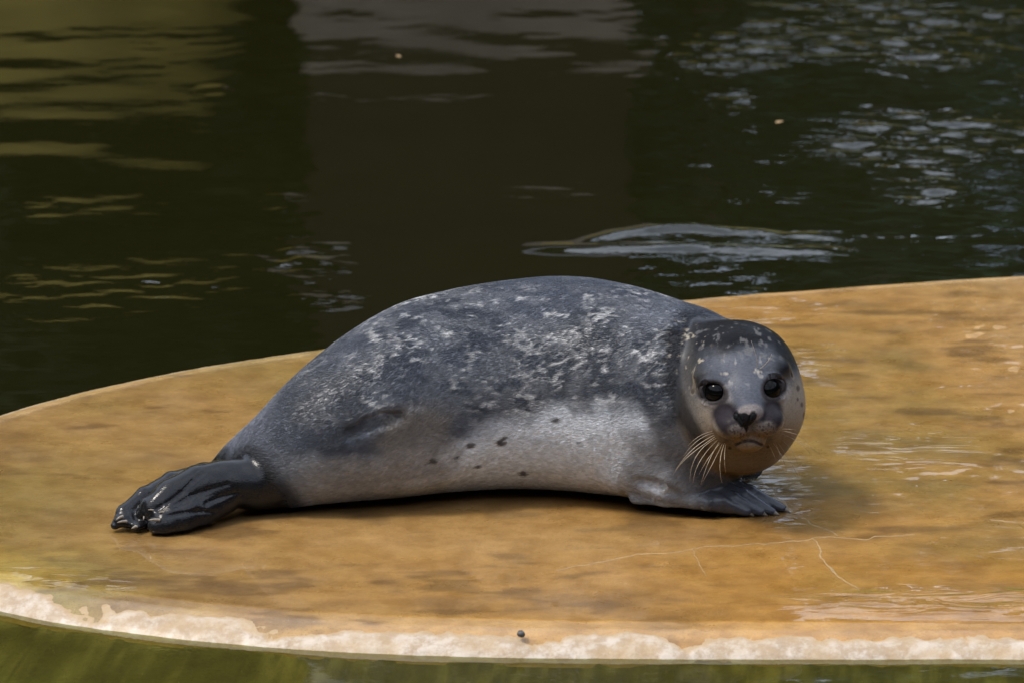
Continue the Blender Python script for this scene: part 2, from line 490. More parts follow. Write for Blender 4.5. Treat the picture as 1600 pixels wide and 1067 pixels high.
fc = grid_faces(len(fx), len(fy)); fc = fc[ok[fc].all(1)]
used = np.unique(fc); remap = np.zeros(len(x), int); remap[used] = np.arange(len(used))
film = mesh_np('puddle', np.stack([x, y, zf], 1)[used], remap[fc], M_FILM)
set_float(film.data, 'choppy', (.02 + .75 * np.clip(ampl - .15, 0, 2))[used])
tag(film, kind='structure')

# ------------------------------------------------------------------ pool water, pool bottom, far bank
gx = np.concatenate([-np.geomspace(1.7, 30, 24)[::-1], np.linspace(-1.68, 1.68, 300), np.geomspace(1.7, 30, 24)])
gy = np.concatenate([-2.3 - np.geomspace(.05, 6.5, 12)[::-1], np.linspace(-2.3, 4.4, 760), 4.4 + np.geomspace(.03, 5.0, 18)])
GX, GY = np.meshgrid(gx, gy, indexing='ij')
x, y = GX.ravel(), GY.ravel()
def gauss(cx, cy, sx, sy): return np.exp(-((x - cx) / sx)**2 - ((y - cy) / sy)**2)
base_amp = .12 + 3.2 * ss(.15, .6, x) * ss(.3, .6, y)
q = np.stack([x * 1.2, y * .6, 0*x], 1)
patch = ss(.44, .68, fbm(q, 4.2, 71, 3))
amp = base_amp * (.12 + 1.3 * patch)
for (c, sx, sy, a) in [((-0.4605, 1.0813), .045, .06, 3.2), ((-0.4063, 0.6493), .09, .12, 3.6), ((-0.6416, 0.4656), .16, .14, 2.6), ((-0.8537, 1.0361), .12, .10, 1.8), ((-0.8662, 0.3983), .2, .2, 1.6), ((-0.3478, 0.3627), .07, .05, 3.0), ((-0.6446, 2.0433), .03, .05, 3.0), ((-0.7927, 2.5359), .3, .14, .5), ((0.0902, 1.1626), .14, .10, .9), ((0.4101, 0.76), .25, .10, 1.5), ((-0.2329, 0.0528), .5, .3, .2)]:
    amp = amp + a * gauss(*c, sx, sy)
amp = amp * ss(12, 5, y)
h = ripple(x, y, 8, 24, .036, .14, .55) * .0062 * amp
h += ripple(x, y, 18, 12, .22, .8, .5) * .0018
# the wake: a low swell with a steep face
wv = fbm(np.stack([x, y * .3, 0*x], 1), 6, 73, 3) - .5
yc = (0.3128, 0.8373)[1] + .03 * np.sin(x * 6) - .10 * ss(.32, .02, x) + wv * .10
t1 = ss(.04, .14, x) * (1 - .55 * ss(.5, .62, x)) * ss(1.5, 1.0, x) * np.clip(.9 + wv * 3.2, 0, 1.5)
h += .0080 * t1 * np.exp(-((y - yc) / .024)**2)
yc2 = (0.3094, 0.7123)[1] + .02 * np.sin(x * 4 + 1) + wv * .03
h += .0075 * ss(-.02, .12, x) * ss(.75, .5, x) * (1 + wv) * np.exp(-((y - yc2) / .032)**2)
near = y < -1.3
h = np.where(near, ripple(x, y, 9, 12, .06, .25, .4) * .0016 * (.5 + ss(-.1, .3, x)), h)
h = np.where(np.abs(x) > 1.69, h * .3, h)
water = mesh_np('water', np.stack([x, y, WATER_Z + h], 1), grid_faces(len(gx), len(gy)), M_WATER)
set_float(water.data, 'choppy', .10 + .9 * ss(.1, 1.4, amp))
tag(water, kind='structure')
M_BOTTOM = plain('pool_bottom', (.006, .0055, .002), .9, nscale=1.5)
bt = mesh_np('pool_bottom', np.array([(-30,-8.9,-1.16),(30,-8.9,-1.16),(30,10,-1.16),(-30,10,-1.16)]), np.array([(0,1,2,3)]), M_BOTTOM)
tag(bt, kind='structure')

# ------------------------------------------------------------------ far side of the pool (seen in the water's reflections)
def box(name, lo, hi, mat, parent=None, bevel=.01):
    bm = bmesh.new(); bmesh.ops.create_cube(bm, size=1)
    for v in bm.verts:
        v.co = Vector(tuple(lo[k] + (hi[k] - lo[k]) * (v.co[k] + .5) for k in range(3)))
    if bevel: bmesh.ops.bevel(bm, geom=bm.edges[:], offset=bevel, segments=2, affect='EDGES')
    me_ = bpy.data.meshes.new(name); bm.to_mesh(me_); bm.free(); me_.materials.append(mat)
    o = bpy.data.objects.new(name, me_); COL.objects.link(o)
    if parent: o.parent = parent
    return o

M_GRASS = plain('bank_grass', (.15, .12, .03), .9, nscale=3, Specular_IOR_Level=.1)
M_STONE = plain('grey_stone', (.21, .175, .145), .9, nscale=2.5, Specular_IOR_Level=.1)
M_TIMBER = plain('dark_timber', (.026, .017, .012), .8, nscale=5, Specular_IOR_Level=.1)
M_LEAFD = plain('dark_leaf', (.016, .022, .008), .7, nscale=2, Specular_IOR_Level=.1)
def leaf_mat():
    t = NT('leaf')
    c = t.mix(t.rng(t.noise(t.pos(), 2, 4), .3, .7), (.085, .155, .11), (.14, .245, .17))
    d = t.n('ShaderNodeBsdfDiffuse'); t.set(d, 'Color', c)
    l = t.n('ShaderNodeBsdfTranslucent'); t.set(l, 'Color', c)
    m = t.n('ShaderNodeMixShader'); t.set(m, 0, .35)
    t.t.links.new(d.outputs[0], m.inputs[1]); t.t.links.new(l.outputs[0], m.inputs[2]); t.t.links.new(m.outputs[0], t.out.inputs[0])
    return t.m
M_LEAFT = leaf_mat()
M_BARK = plain('bark', (.07, .055, .04), .9, nscale=8)

# bank: ground rising from the pool's far edge and running on to the horizon
bx = np.linspace(-30, 30, 120); by = np.concatenate([np.linspace(8.6, 13, 30), np.geomspace(13.5, 400, 20)])
BX, BY = np.meshgrid(bx, by, indexing='ij'); p_ = np.stack([BX.ravel(), BY.ravel(), 0*BX.ravel()], 1)
bz = -.6 + 1.1 * ss(8.6, 9.6, p_[:,1]) + 2.0 * ss(9.6, 12.2, p_[:,1]) * ss(-.4, -1.4, p_[:,0]) + (fbm(p_, .8, 201, 4) - .5) * .5
bxw = p_[:,0] * np.where(p_[:,1] > 13, 1 + (p_[:,1] - 13) / 25, 1)
bank = mesh_np('bank', np.stack([bxw, p_[:,1], bz], 1), grid_faces(len(bx), len(by)), M_GRASS)
tag(bank, kind='structure')
vg = box('viewing_ground', (-40, -60, -.4), (40, -9.0, 1.05), plain('paving', (.25, .23, .2), .9), bevel=0)
tag(vg, kind='structure')

# stone pier with a dark timber shed on it, standing in the pool edge
shed = empty('boat_shed', (-.10, 10.5, 0))
tag(shed, 'dark timber shed on a grey stone base, mirrored mid-water above the seal', 'shed')
def part(name, lo, hi, mat, bevel=.01):
    o = box(name, lo, hi, mat, None, bevel); o.parent = shed
    o.matrix_parent_inverse = __import__('mathutils').Matrix.Translation(shed.location).inverted(); return o
part('stone_base', (-.78, 10.0, -1.1), (.47, 11.6, 1.72), M_STONE, .03)
part('wall', (-.74, 10.06, 1.73), (.43, 11.5, 3.5), M_TIMBER)
part('upper_wall', (-.76, 10.03, 3.51), (.45, 11.5, 4.6), plain('pale_plaster', (.50, .48, .50), .9))
part('roof', (-.95, 9.8, 4.61), (.62, 11.8, 4.78), M_TIMBER)

# tall dark hedge behind the left bank, trees with gaps to the sky on the right
def leaves(name, cen, rad, n, size, mat, parent, seed, flat=.35):
    r = np.random.default_rng(seed)
    d = r.normal(size=(n, 3)); d /= np.linalg.norm(d, axis=1, keepdims=True)
    rr = r.random(n)**.45
    c = cen[r.integers(0, len(cen), n)]
    rd = rad[r.integers(0, len(rad), n)] if len(rad) > 1 else np.full(n, rad[0])
    p = c + d * (rr * rd)[:,None] * np.array((1, 1, .8))
    a = r.normal(size=(n, 3)); a /= np.linalg.norm(a, axis=1, keepdims=True)
    b = np.cross(a, r.normal(size=(n, 3))); b /= np.linalg.norm(b, axis=1, keepdims=True)
    s = size * (.6 + .8 * r.random(n))[:,None]
    q = np.stack([p - a*s, p + b*s*.5, p + a*s, p - b*s*.5], 1).reshape(-1, 3)
    return mesh_np(name, q, np.arange(4*n).reshape(-1, 4), mat, parent, smooth=False)
def tree(x, y, zb, htrunk, hcrown, w, n, mat, seed, label, name='tree'):
    t = empty(name, (x, y, zb)); tag(t, label, 'tree', 'trees on the far bank mirrored in the water')
    r = np.random.default_rng(seed)
    tr = tube('trunk', [(0, 0, -.6), (.05, 0, htrunk * .5), (-.04, .03, htrunk + hcrown * .6)], [.13, .10, .03], M_BARK, t, seg=8)
    m = 26
    cen = np.stack([r.normal(size=m) * w * .45, r.normal(size=m) * w * .35, htrunk + hcrown * r.random(m)], 1)
    leaves('crown', cen, np.array([w * .22, w * .34, w * .42]), n, .07, mat, t, seed + 1)
    return t
hedge = empty('hedge', (-5.0, 12.6, 0)); tag(hedge, 'tall dark hedge behind the left bank, mirrored at the left of the water', 'hedge')
cen = np.stack([RNG.uniform(-5, 4.9, 520), RNG.uniform(-.2, 1.0, 520), RNG.uniform(2.2, 7.2, 520)], 1)
leaves('foliage', cen, np.array([.6, .8]), 90000, .16, M_LEAFD, hedge, 77)
tree(.74, 11.6, .5, .6, 5.6, .42, 8000, M_LEAFT, 301, 'tall narrow tree close to the right of the timber shed')
tree(1.45, 11.2, .5, .5, 4.4, .62, 12000, M_LEAFT, 302, 'tall leafy tree second from the timber shed')
tree(3.4, 11.8, .5, .4, 2.1, 1.1, 9000, M_LEAFT, 303, 'mid height tree third from the timber shed')
tree(5.2, 12.2, .5, .5, 2.6, 1.3, 9000, M_LEAFT, 304, 'broad leafy tree farthest right on the far bank')

low = empty('hedge', (4.2, 12.8, 0)); tag(low, 'low green hedge under open sky on the right bank, mirrored in rippled water', 'hedge')
cen = np.stack([RNG.uniform(-3.8, 7, 260), RNG.uniform(-.3, .6, 260), RNG.uniform(.4, 4.7, 260) + 1.3 * RNG.random(260)**3], 1)
leaves('foliage', cen, np.array([.4, .55]), 90000, .10, M_LEAFT, low, 78)
# unseen ring of dark foliage, added to keep low sky off the seal
back = empty('hedge', (0, -17, 0)); tag(back, 'unseen ring of dark foliage added behind the camera to block low sky', 'hedge')
th = RNG.uniform(math.radians(150), math.radians(400), 900)
rr = RNG.uniform(17, 20, 900)
cen = np.stack([rr * np.cos(th), 17 - 1 + rr * np.sin(th), RNG.uniform(.5, 7.5, 900)], 1)
leaves('foliage', cen, np.array([1.4, 2.0]), 90000, .38, M_LEAFD, back, 79)


# ------------------------------------------------------------------ the seal: one implicit surface, meshed by surface nets
def smin(a, b, k):
    h = np.clip(.5 + .5 * (b - a) / k, 0, 1)
    return b * (1 - h) + a * h - k * h * (1 - h)
def smax(a, b, k): return -smin(-a, -b, k)

class Field:
    def __init__(s): s.ops = []
    def add(s, fn, lo, hi, k, sub=False):
        s.ops.append((fn, np.array(lo) - .05, np.array(hi) + .05, k, sub)); return s
    def bounds(s):
        L = [o for o in s.ops if not o[4]]
        return np.min([o[1] for o in L], 0) + .05, np.max([o[2] for o in L], 0) - .05
    def __call__(s, p):
        d = np.full(len(p), .08)
        for fn, lo, hi, k, sub in s.ops:
            m = np.all((p > lo) & (p < hi), axis=1)
            if not m.any(): continue
            v = fn(p[m])
            d[m] = smax(d[m], -v, k) if sub else smin(d[m], v, k)
        return d
    def cone(s, a, b, ra, rb, k, sub=False):
        a, b = np.array(a), np.array(b); ba = b - a; L = ba @ ba
        def fn(p):
            t = np.clip((p - a) @ ba / L, 0, 1)
            return np.linalg.norm(p - a - t[:,None] * ba, axis=1) - (ra + (rb - ra) * t)
        r = max(ra, rb)
        return s.add(fn, np.minimum(a, b) - r, np.maximum(a, b) + r, k, sub)
    def chain(s, pts, radii, k, sub=False):
        for i in range(len(pts) - 1): s.cone(pts[i], pts[i+1], radii[i], radii[i+1], k, sub)
        return s
    def ell(s, c, r, k, R=None, sub=False):
        c, r = np.array(c), np.array(r); R = np.eye(3) if R is None else np.array(R)   # rows of R = local axes
        def fn(p):
            q = (p - c) @ R.T
            k0 = np.linalg.norm(q / r, axis=1); k1 = np.linalg.norm(q / (r * r), axis=1)
            return k0 * (k0 - 1) / np.maximum(k1, 1e-6)
        m = r.max()
        return s.add(fn, c - m, c + m, k, sub)
    def grp(s, g, k):
        lo, hi = g.bounds(); return s.add(g, lo, hi, k)

# torso stations: X, centre Y, centre Z, radius
ST = np.array([
 (-.490,-.930,.050,.012),(-.472,-.938,.052,.033),(-.455,-.948,.056,.048),(-.422,-.958,.068,.070),(-.369,-.957,.095,.100),(-.316,-.939,.116,.122),(-.253,-.913,.135,.142),
 (-.190,-.890,.149,.157),(-.105,-.858,.157,.165),(0,-.838,.163,.171),(.074,-.842,.166,.175),(.148,-.866,.167,.175),
 (.211,-.888,.162,.170),(.274,-.900,.152,.160),(.337,-.895,.140,.147),(.380,-.885,.128,.118),(.415,-.880,.120,.080),(.432,-.880,.118,.03)])
def herm(X, Y, x):
    m = np.gradient(Y, X)
    i = np.clip(np.searchsorted(X, x) - 1, 0, len(X) - 2)
    h = X[i+1] - X[i]; t = (x - X[i]) / h
    return (2*t**3-3*t**2+1)*Y[i] + (t**3-2*t**2+t)*h*m[i] + (-2*t**3+3*t**2)*Y[i+1] + (t**3-t**2)*h*m[i+1]
def torso(p):
    xc = np.clip(p[:,0], ST[0,0], ST[-1,0])
    cy, cz, r = (herm(ST[:,0], ST[:,k], xc) for k in (1, 2, 3))
    r = np.maximum(r, .005)
    ry, rz = r * 1.10, r
    dy, dz = (p[:,1] - cy), (p[:,2] - cz)
    rho = np.sqrt((dy / ry)**2 + (dz / rz)**2)
    return (rho - 1) * r + np.abs(p[:,0] - xc)

HC = np.array((0.366, -1.02, 0.2094))
def nrm(v): v = np.array(v, float); return v / np.linalg.norm(v)
HF = nrm((.09, -.985, .10))
HR = nrm(np.cross((0, 0, 1), HF)); HU = np.cross(HF, HR)
ro = math.radians(4.0)
HR, HU = math.cos(ro) * HR + math.sin(ro) * HU, math.cos(ro) * HU - math.sin(ro) * HR
HM = np.stack([HR, HU, HF])
def hp(r, u, f): return HC + r * HR + u * HU + f * HF
def hloc(p): return (p - HC) @ HM.T

head = Field()
head.ell(hp(0, .022, -.004), (.0965, .086, .104), .02, HM)             # cranium
head.ell(hp(.004, -.045, -.015), (.092, .098, .098), .05, HM)          # throat
head.ell(hp(-.047, -.030, .034), (.047, .052, .060), .04, HM)          # cheeks
head.ell(hp(.047, -.030, .034), (.047, .052, .060), .04, HM)
head.ell(hp(0, -.004, .082), (.040, .036, .064), .035, HM)             # bridge
for s_ in (-1, 1):
    head.ell(hp(.0245 * s_, -.032, .116), (.0325, .0245, .037), .012, HM)   # whisker pads
    head.ell(hp(.052 * s_, .043, .072), (.024, .014, .020), .022, HM)      # brows
head.ell(hp(0, -.012, .140), (.0215, .0165, .019), .012, HM)           # nose
head.ell(hp(0, -.064, .106), (.026, .0175, .030), .014, HM)            # chin

hindn = Field()     # near hind flipper
hindn.chain([(-0.3451, -0.985, 0.0507), (-0.3801, -1.0, 0.0466), (-0.4168, -1.02, 0.0507), (-0.4657, -1.04, 0.0527)], [.042, .037, .0365, .036], .03)
ha = nrm(np.array((-0.5858, -1.125, 0.0178)) - np.array((-0.4319, -1.03, 0.0561))); hb = nrm(np.cross(ha, (0, -1, 0))); hc_ = np.cross(ha, hb)
hindn.ell((-0.5096, -1.075, 0.0485), (.098, .043, .027), .02, np.stack([ha, hb, hc_]))
hindn.chain([(-0.4572, -1.04, 0.0701), (-0.5119, -1.065, 0.0714), (-0.5542, -1.09, 0.0576), (-0.5827, -1.103, 0.0379), (-0.597, -1.108, 0.0254)], [.022, .021, .019, .0165, .010], .008)
hindn.chain([(-0.4868, -1.075, 0.0528), (-0.5266, -1.105, 0.0472), (-0.5546, -1.122, 0.0385), (-0.5709, -1.128, 0.0329)], [.014, .0125, .0105, .007], .005)
hindn.chain([(-0.4818, -1.075, 0.042), (-0.5182, -1.11, 0.0379), (-0.5461, -1.128, 0.0329), (-0.5623, -1.135, 0.0286)], [.014, .0125, .0105, .007], .005)
hindn.chain([(-0.4671, -1.06, 0.035), (-0.5051, -1.09, 0.0229), (-0.5348, -1.115, 0.0179), (-0.5608, -1.13, 0.014), (-0.5729, -1.135, 0.0113)], [.024, .0250, .0245, .021, .014], .009)
hindf = Field()     # far hind flipper
hindf.chain([(-0.3894, -0.93, 0.0356), (-0.462, -0.95, 0.0397), (-0.505, -0.97, 0.0416)], [.030, .028, .026], .02)
hindf.chain([(-0.505, -0.97, 0.046), (-0.5543, -1.02, 0.0529), (-0.595, -1.07, 0.0447), (-0.6265, -1.1, 0.0261), (-0.6399, -1.12, 0.0086)], [.022, .016, .014, .012, .008], .007)
hindf.chain([(-0.5051, -0.97, 0.0339), (-0.5513, -1.04, 0.0341), (-0.5885, -1.08, 0.024), (-0.6197, -1.11, 0.0206), (-0.6335, -1.12, 0.0195)], [.020, .012, .011, .0085, .006], .006)
hindf.chain([(-0.5052, -0.97, 0.0306), (-0.5463, -1.04, 0.0221), (-0.588, -1.09, 0.0142), (-0.6154, -1.115, 0.0114), (-0.6295, -1.12, 0.013)], [.020, .013, .0115, .0085, .006], .006)
hindf.chain([(-0.5137, -0.97, 0.0229), (-0.551, -1.05, 0.0155), (-0.5844, -1.1, 0.0098), (-0.6045, -1.125, 0.0081)], [.018, .013, .012, .009], .006)

DG = [  # fore flipper digits: base, knuckle, tip
 ((0.2723, -1.045, 0.039), (0.3168, -1.055, 0.028), (0.3567, -1.048, 0.0138), .017, .015, .0085),
 ((0.286, -1.04, 0.0418),  (0.3388, -1.05, 0.0286), (0.3806, -1.05, 0.01), .017, .0145, .0085),
 ((0.2967, -1.03, 0.0451),  (0.3579, -1.04, 0.0298), (0.4027, -1.045, 0.0073), .017, .0145, .0085),
 ((0.3022, -1.02, 0.0474),  (0.3751, -1.025, 0.0305), (0.4227, -1.04, 0.0057), .017, .0145, .0085),
 ((0.3081, -1.0, 0.0466),  (0.3882, -1.01, 0.0301), (0.44, -1.025, 0.0075), .018, .0155, .0085)]
fore = Field()
fore.chain([(0.2087, -0.995, 0.0855), (0.2552, -1.02, 0.0638), (0.2935, -1.03, 0.0473)], [.060, .040, .027], .03)
fore.chain([(0.2706, -1.03, 0.0495), (0.3333, -1.025, 0.0414)], [.026, .017], .015)
for b_, k_, t_, r0, r1, r2 in DG: fore.chain([b_, k_, t_], [r0 * .9, r1 * .86, r2], .0030)
fore.chain([(0.2044, -1.02, 0.0267), (0.2498, -1.035, 0.0282), (0.2972, -1.05, 0.0286)], [.010, .008, .008], .010)

body = Field()
body.add(torso, (-.50, -1.10, -.02), (.44, -.64, .36), .01)
body.ell((-0.1669, -0.99, 0.1113), (.085, .035, .055), .05)                                        # knee under the skin
body.cone((.20, -.90, .175), tuple(HC - HF * .03 + HU * .0), .135, .096, .05)
body.cone((.24, -.885, .200), tuple(HC - HF * .045 + HU * .018), .105, .070, .03)             # neck
neckroll = Field()
neckroll.chain([(0.2554, -0.985, 0.2943), (0.2483, -1.03, 0.2425), (0.2608, -1.045, 0.1822), (0.2884, -1.04, 0.1244), (0.3209, -1.015, 0.0732)], [.012, .020, .024, .022, .016], .02)
body.grp(neckroll, .026)
body.add(None, (-9,)*3, (9,)*3, 0)   # placeholder replaced below
body.grp(fore, .025)
body.grp(hindn, .016)
body.grp(hindf, .004)

lo_, hi_ = head.bounds()
_body0 = body.ops.pop([i for i, o in enumerate(body.ops) if o[0] is None][0])
def with_head(p):
    d = body(p)
    m = np.all((p > lo_ - .05) & (p < hi_ + .05), axis=1)
    if m.any():
        q = p[m]; L = hloc(q)
        k = .007 + .016 * ss(.03, .08, L[:,1])
        d[m] = smin(d[m], head(q), k)
    return d
def ground(d, p): return smax(d, .0012 - p[:,2], .012)
def coarse_sdf(p): return ground(with_head(p), p)

def hit(seg, f=None):
    f = f or coarse_sdf
    a, b = np.array(seg[0]), np.array(seg[1]); d = (b - a) / np.linalg.norm(b - a)
    t = np.arange(0, np.linalg.norm(b - a), .002)
    q = a + t[:,None] * d
    v = f(q); i = np.argmax(v < 0)
    if v[i] >= 0: raise RuntimeError('ray missed the seal %s' % (seg,))
    lo, hi = t[i-1], t[i]
    for _ in range(12):
        m = (lo + hi) / 2
        if f((a + m * d)[None])[0] < 0: hi = m
        else: lo = m
    return a + hi * d
def grad(p, f, e=.0015):
    g = np.stack([f(p + np.eye(3)[k] * e) - f(p - np.eye(3)[k] * e) for k in range(3)], 1)
    return g / np.maximum(np.linalg.norm(g, axis=1, keepdims=True), 1e-9)

# facial details carved where they sit on the skin
EYES = []
carve = Field(); cups = []
for seg in (((0.3083, -1.45, 0.3326), (0.3424, -0.55, 0.0656)), ((0.4028, -1.45, 0.3387), (0.4473, -0.55, 0.0725))):
    h_ = hit(seg); n_ = grad(h_[None], coarse_sdf, .012)[0]
    EYES.append((h_ - n_ * .0150, n_, h_))
def detailed(p):
    d = with_head(p)
    m = np.linalg.norm(p - (HC + HF * .06), axis=1) < .17
    if m.any():
        q = p[m]; v = d[m]
        v = carve_fn(q, v)
        d[m] = v
    d = flank_fn(p, d)
    return ground(d, p)
def seg_d(p, a, b, ra, rb):
    ba = b - a; t = np.clip((p - a) @ ba / (ba @ ba), 0, 1)
    return np.linalg.norm(p - a - t[:,None] * ba, axis=1) - (ra + (rb - ra) * t)
NOS = []
for pa, pb in ((((0.3462, -1.45, 0.2935), (0.3844, -0.55, 0.0222)), ((0.3557, -1.45, 0.2811), (0.395, -0.55, 0.0085))), (((0.3718, -1.45, 0.2935), (0.4129, -0.55, 0.0222)), ((0.3636, -1.45, 0.2822), (0.4037, -0.55, 0.0096)))):
    NOS.append((hit(pa), hit(pb)))
PHIL = (hit(((0.3592, -1.45, 0.278), (0.3988, -0.55, 0.0051))), hit(((0.3613, -1.45, 0.2615), (0.4012, -0.55, -0.0133))))
MOUTH = [hit(s) for s in (((0.3359, -1.45, 0.2419), (0.373, -0.55, -0.0351)), ((0.3457, -1.45, 0.2486), (0.3839, -0.55, -0.0276)), ((0.3555, -1.45, 0.2528), (0.3948, -0.55, -0.023)), ((0.3644, -1.45, 0.2543), (0.4046, -0.55, -0.0213)), ((0.3743, -1.45, 0.2528), (0.4156, -0.55, -0.023)), ((0.3842, -1.45, 0.2481), (0.4266, -0.55, -0.0282)), ((0.3951, -1.45, 0.244), (0.4388, -0.55, -0.0328)))]
EARS = [(hit(((0.2796, -1.45, 0.3531), (0.3104, -0.55, 0.0884))), hit(((0.2778, -1.45, 0.3326), (0.3084, -0.55, 0.0656)))), (hit(((0.4274, -1.45, 0.3747), (0.4746, -0.55, 0.1123))), hit(((0.4311, -1.45, 0.3593), (0.4787, -0.55, 0.0953))))]
FURROW = [hit(s) for s in (((-0.2488, -1.45, 0.2667), (-0.2762, -0.55, -0.0075)), ((-0.222, -1.45, 0.2791), (-0.2465, -0.55, 0.0062)), ((-0.1973, -1.45, 0.2883), (-0.2191, -0.55, 0.0165)), ((-0.1756, -1.45, 0.2935), (-0.1949, -0.55, 0.0222)))]
GROOVES = [[hit(s) for s in L_] for L_ in (
    (((-0.4768, -1.45, 0.2026), (-0.5294, -0.55, -0.0787)), ((-0.4948, -1.45, 0.1881), (-0.5495, -0.55, -0.0948)), ((-0.5129, -1.45, 0.1694), (-0.5696, -0.55, -0.1156)), ((-0.533, -1.45, 0.1528), (-0.5919, -0.55, -0.134)), ((-0.5491, -1.45, 0.1424), (-0.6097, -0.55, -0.1456))),
    (((-0.4395, -1.45, 0.1839), (-0.488, -0.55, -0.0994)), ((-0.4693, -1.45, 0.1746), (-0.5211, -0.55, -0.1098)), ((-0.4952, -1.45, 0.1652), (-0.5499, -0.55, -0.1202)), ((-0.5232, -1.45, 0.1486), (-0.581, -0.55, -0.1386))),
    (((-0.456, -1.45, 0.1382), (-0.5063, -0.55, -0.1502)), ((-0.4857, -1.45, 0.1403), (-0.5393, -0.55, -0.1479)), ((-0.5135, -1.45, 0.1361), (-0.5702, -0.55, -0.1525)), ((-0.5334, -1.45, 0.132), (-0.5923, -0.55, -0.1571))),
    (((-0.4238, -1.45, 0.1715), (-0.4706, -0.55, -0.1133)), ((-0.4506, -1.45, 0.1632), (-0.5004, -0.55, -0.1225)), ((-0.4736, -1.45, 0.1528), (-0.5259, -0.55, -0.134))))]
ARMPIT = [hit(s) for s in (((0.1979, -1.45, 0.1881), (0.2198, -0.55, -0.0948)), ((0.2277, -1.45, 0.1798), (0.2528, -0.55, -0.104)), ((0.2495, -1.45, 0.1694), (0.2771, -0.55, -0.1156)))]
def carve_fn(p, d):
    for c_, n_, h_ in EYES:
        # lids: soft ring around the socket
        q = (p - (h_ - n_ * .002)) @ HM.T
        ring = np.sqrt((np.hypot(q[:,0] / 1.18, q[:,1]) - .0185)**2 + q[:,2]**2 * .8) - .0035
        d = smin(d, ring, .010)
        q = (p - (h_ + n_ * .001)) @ np.stack([HR, HU, n_]).T
        rr = np.array((.0190, .0146, .0140))
        k0 = np.linalg.norm(q / rr, axis=1); k1 = np.linalg.norm(q / rr**2, axis=1)
        d = smax(d, -(k0 * (k0 - 1) / np.maximum(k1, 1e-6)), .0022)
    for a, b in NOS:
        d = smin(d, seg_d(p, a + HU * .0045, b + HU * .0015, .0042, .003), .006)
        d = smax(d, -seg_d(p, a - HF * .001, b - HF * .001, .0050, .0028), .0016)
    d = smax(d, -seg_d(p, PHIL[0], PHIL[1], .0014, .0006), .002)
    for a, b in zip(MOUTH[:-1], MOUTH[1:]):
        d = smax(d, -seg_d(p, a, b, .0007, .0007), .003)
    for a, b in EARS:
        d = smax(d, -seg_d(p, a, b, .0024, .0016), .005)
    return d
def flank_fn(p, d):
    for G_ in GROOVES:
        m = np.all((p > np.min(G_, 0) - .02) & (p < np.max(G_, 0) + .02), axis=1)
        if m.any():
            q = p[m]; v = d[m]; n_ = len(G_) - 1
            for i in range(n_):
                a, b = .0016 * (.2 + .8 * i / n_), .0016 * (.2 + .8 * (i + 1) / n_)
                v = smax(v, -seg_d(q, G_[i], G_[i+1], a, b), .006)
            d[m] = v
    m = np.all((p > np.min(FURROW, 0) - .04) & (p < np.max(FURROW, 0) + .04), axis=1)
    if m.any():
        q = p[m]; v = d[m]
        for a, b in zip(FURROW[:-1], FURROW[1:]): v = smax(v, -seg_d(q, a, b, .0015, .0015), .022)
        d[m] = v
    m = np.all((p > np.min(ARMPIT, 0) - .04) & (p < np.max(ARMPIT, 0) + .04), axis=1)
    if m.any():
        q = p[m]; v = d[m]
        for a, b in zip(ARMPIT[:-1], ARMPIT[1:]): v = smax(v, -seg_d(q, a, b, .004, .004), .016)
        d[m] = v
    return d

def surface_nets(f, lo, hi, h):
    n = np.ceil((np.array(hi) - lo) / h).astype(int) + 1
    ax = [lo[k] + h * np.arange(n[k]) for k in range(3)]
    D = np.empty(n)
    for i0 in range(0, n[0], 16):       # slabs keep memory small
        g = np.stack(np.meshgrid(ax[0][i0:i0+16], ax[1], ax[2], indexing='ij'), -1)
        D[i0:i0+16] = f(g.reshape(-1, 3)).reshape(g.shape[:3])
    ins = D < 0
    acc = np.zeros((*(n - 1), 3)); cnt = np.zeros(n - 1)
    for k in range(3):
        sl0 = [slice(None)] * 3; sl1 = [slice(None)] * 3
        sl0[k] = slice(0, -1); sl1[k] = slice(1, None)
        a, b = D[tuple(sl0)], D[tuple(sl1)]
        cr = (a < 0) != (b < 0)
        t = np.where(cr, a / np.where(a == b, 1, a - b), 0)
        o = [q for q in range(3) if q != k]
        for d0 in (0, 1):
            for d1 in (0, 1):
                s = [None] * 3; s[k] = slice(None)
                s[o[0]] = slice(d0, n[o[0]] - 1 + d0); s[o[1]] = slice(d1, n[o[1]] - 1 + d1)
                c = cr[tuple(s)]
                cnt += c
                acc[..., k] += np.where(c, t[tuple(s)], 0)
                acc[..., o[0]] += c * d0; acc[..., o[1]] += c * d1
    act = cnt > 0
    idx = np.full(n - 1, -1); idx[act] = np.arange(act.sum())
    ijk = np.argwhere(act)
    V = np.array(lo) + h * (ijk + acc[act] / cnt[act][:,None])
    Fs = []
    for k in range(3):
        o = [(k + 1) % 3, (k + 2) % 3]
        s0 = [slice(None)] * 3; s1 = [slice(None)] * 3
        s0[k] = slice(0, -1); s1[k] = slice(1, None)
        a, b = ins[tuple(s0)], ins[tuple(s1)]
        e = np.argwhere(a != b)
        e = e[(e[:, o[0]] > 0) & (e[:, o[1]] > 0) & (e[:, o[0]] < n[o[0]] - 1) & (e[:, o[1]] < n[o[1]] - 1)]
        flip = ~a[tuple(e.T)]
        q = []
        for d0, d1 in ((1, 1), (0, 1), (0, 0), (1, 0)):
            c = e.copy(); c[:, o[0]] -= d0; c[:, o[1]] -= d1
            q.append(idx[tuple(c.T)])
        q = np.stack(q, 1); q[flip] = q[flip][:, ::-1]
        Fs.append(q)
    return V, np.concatenate(Fs)

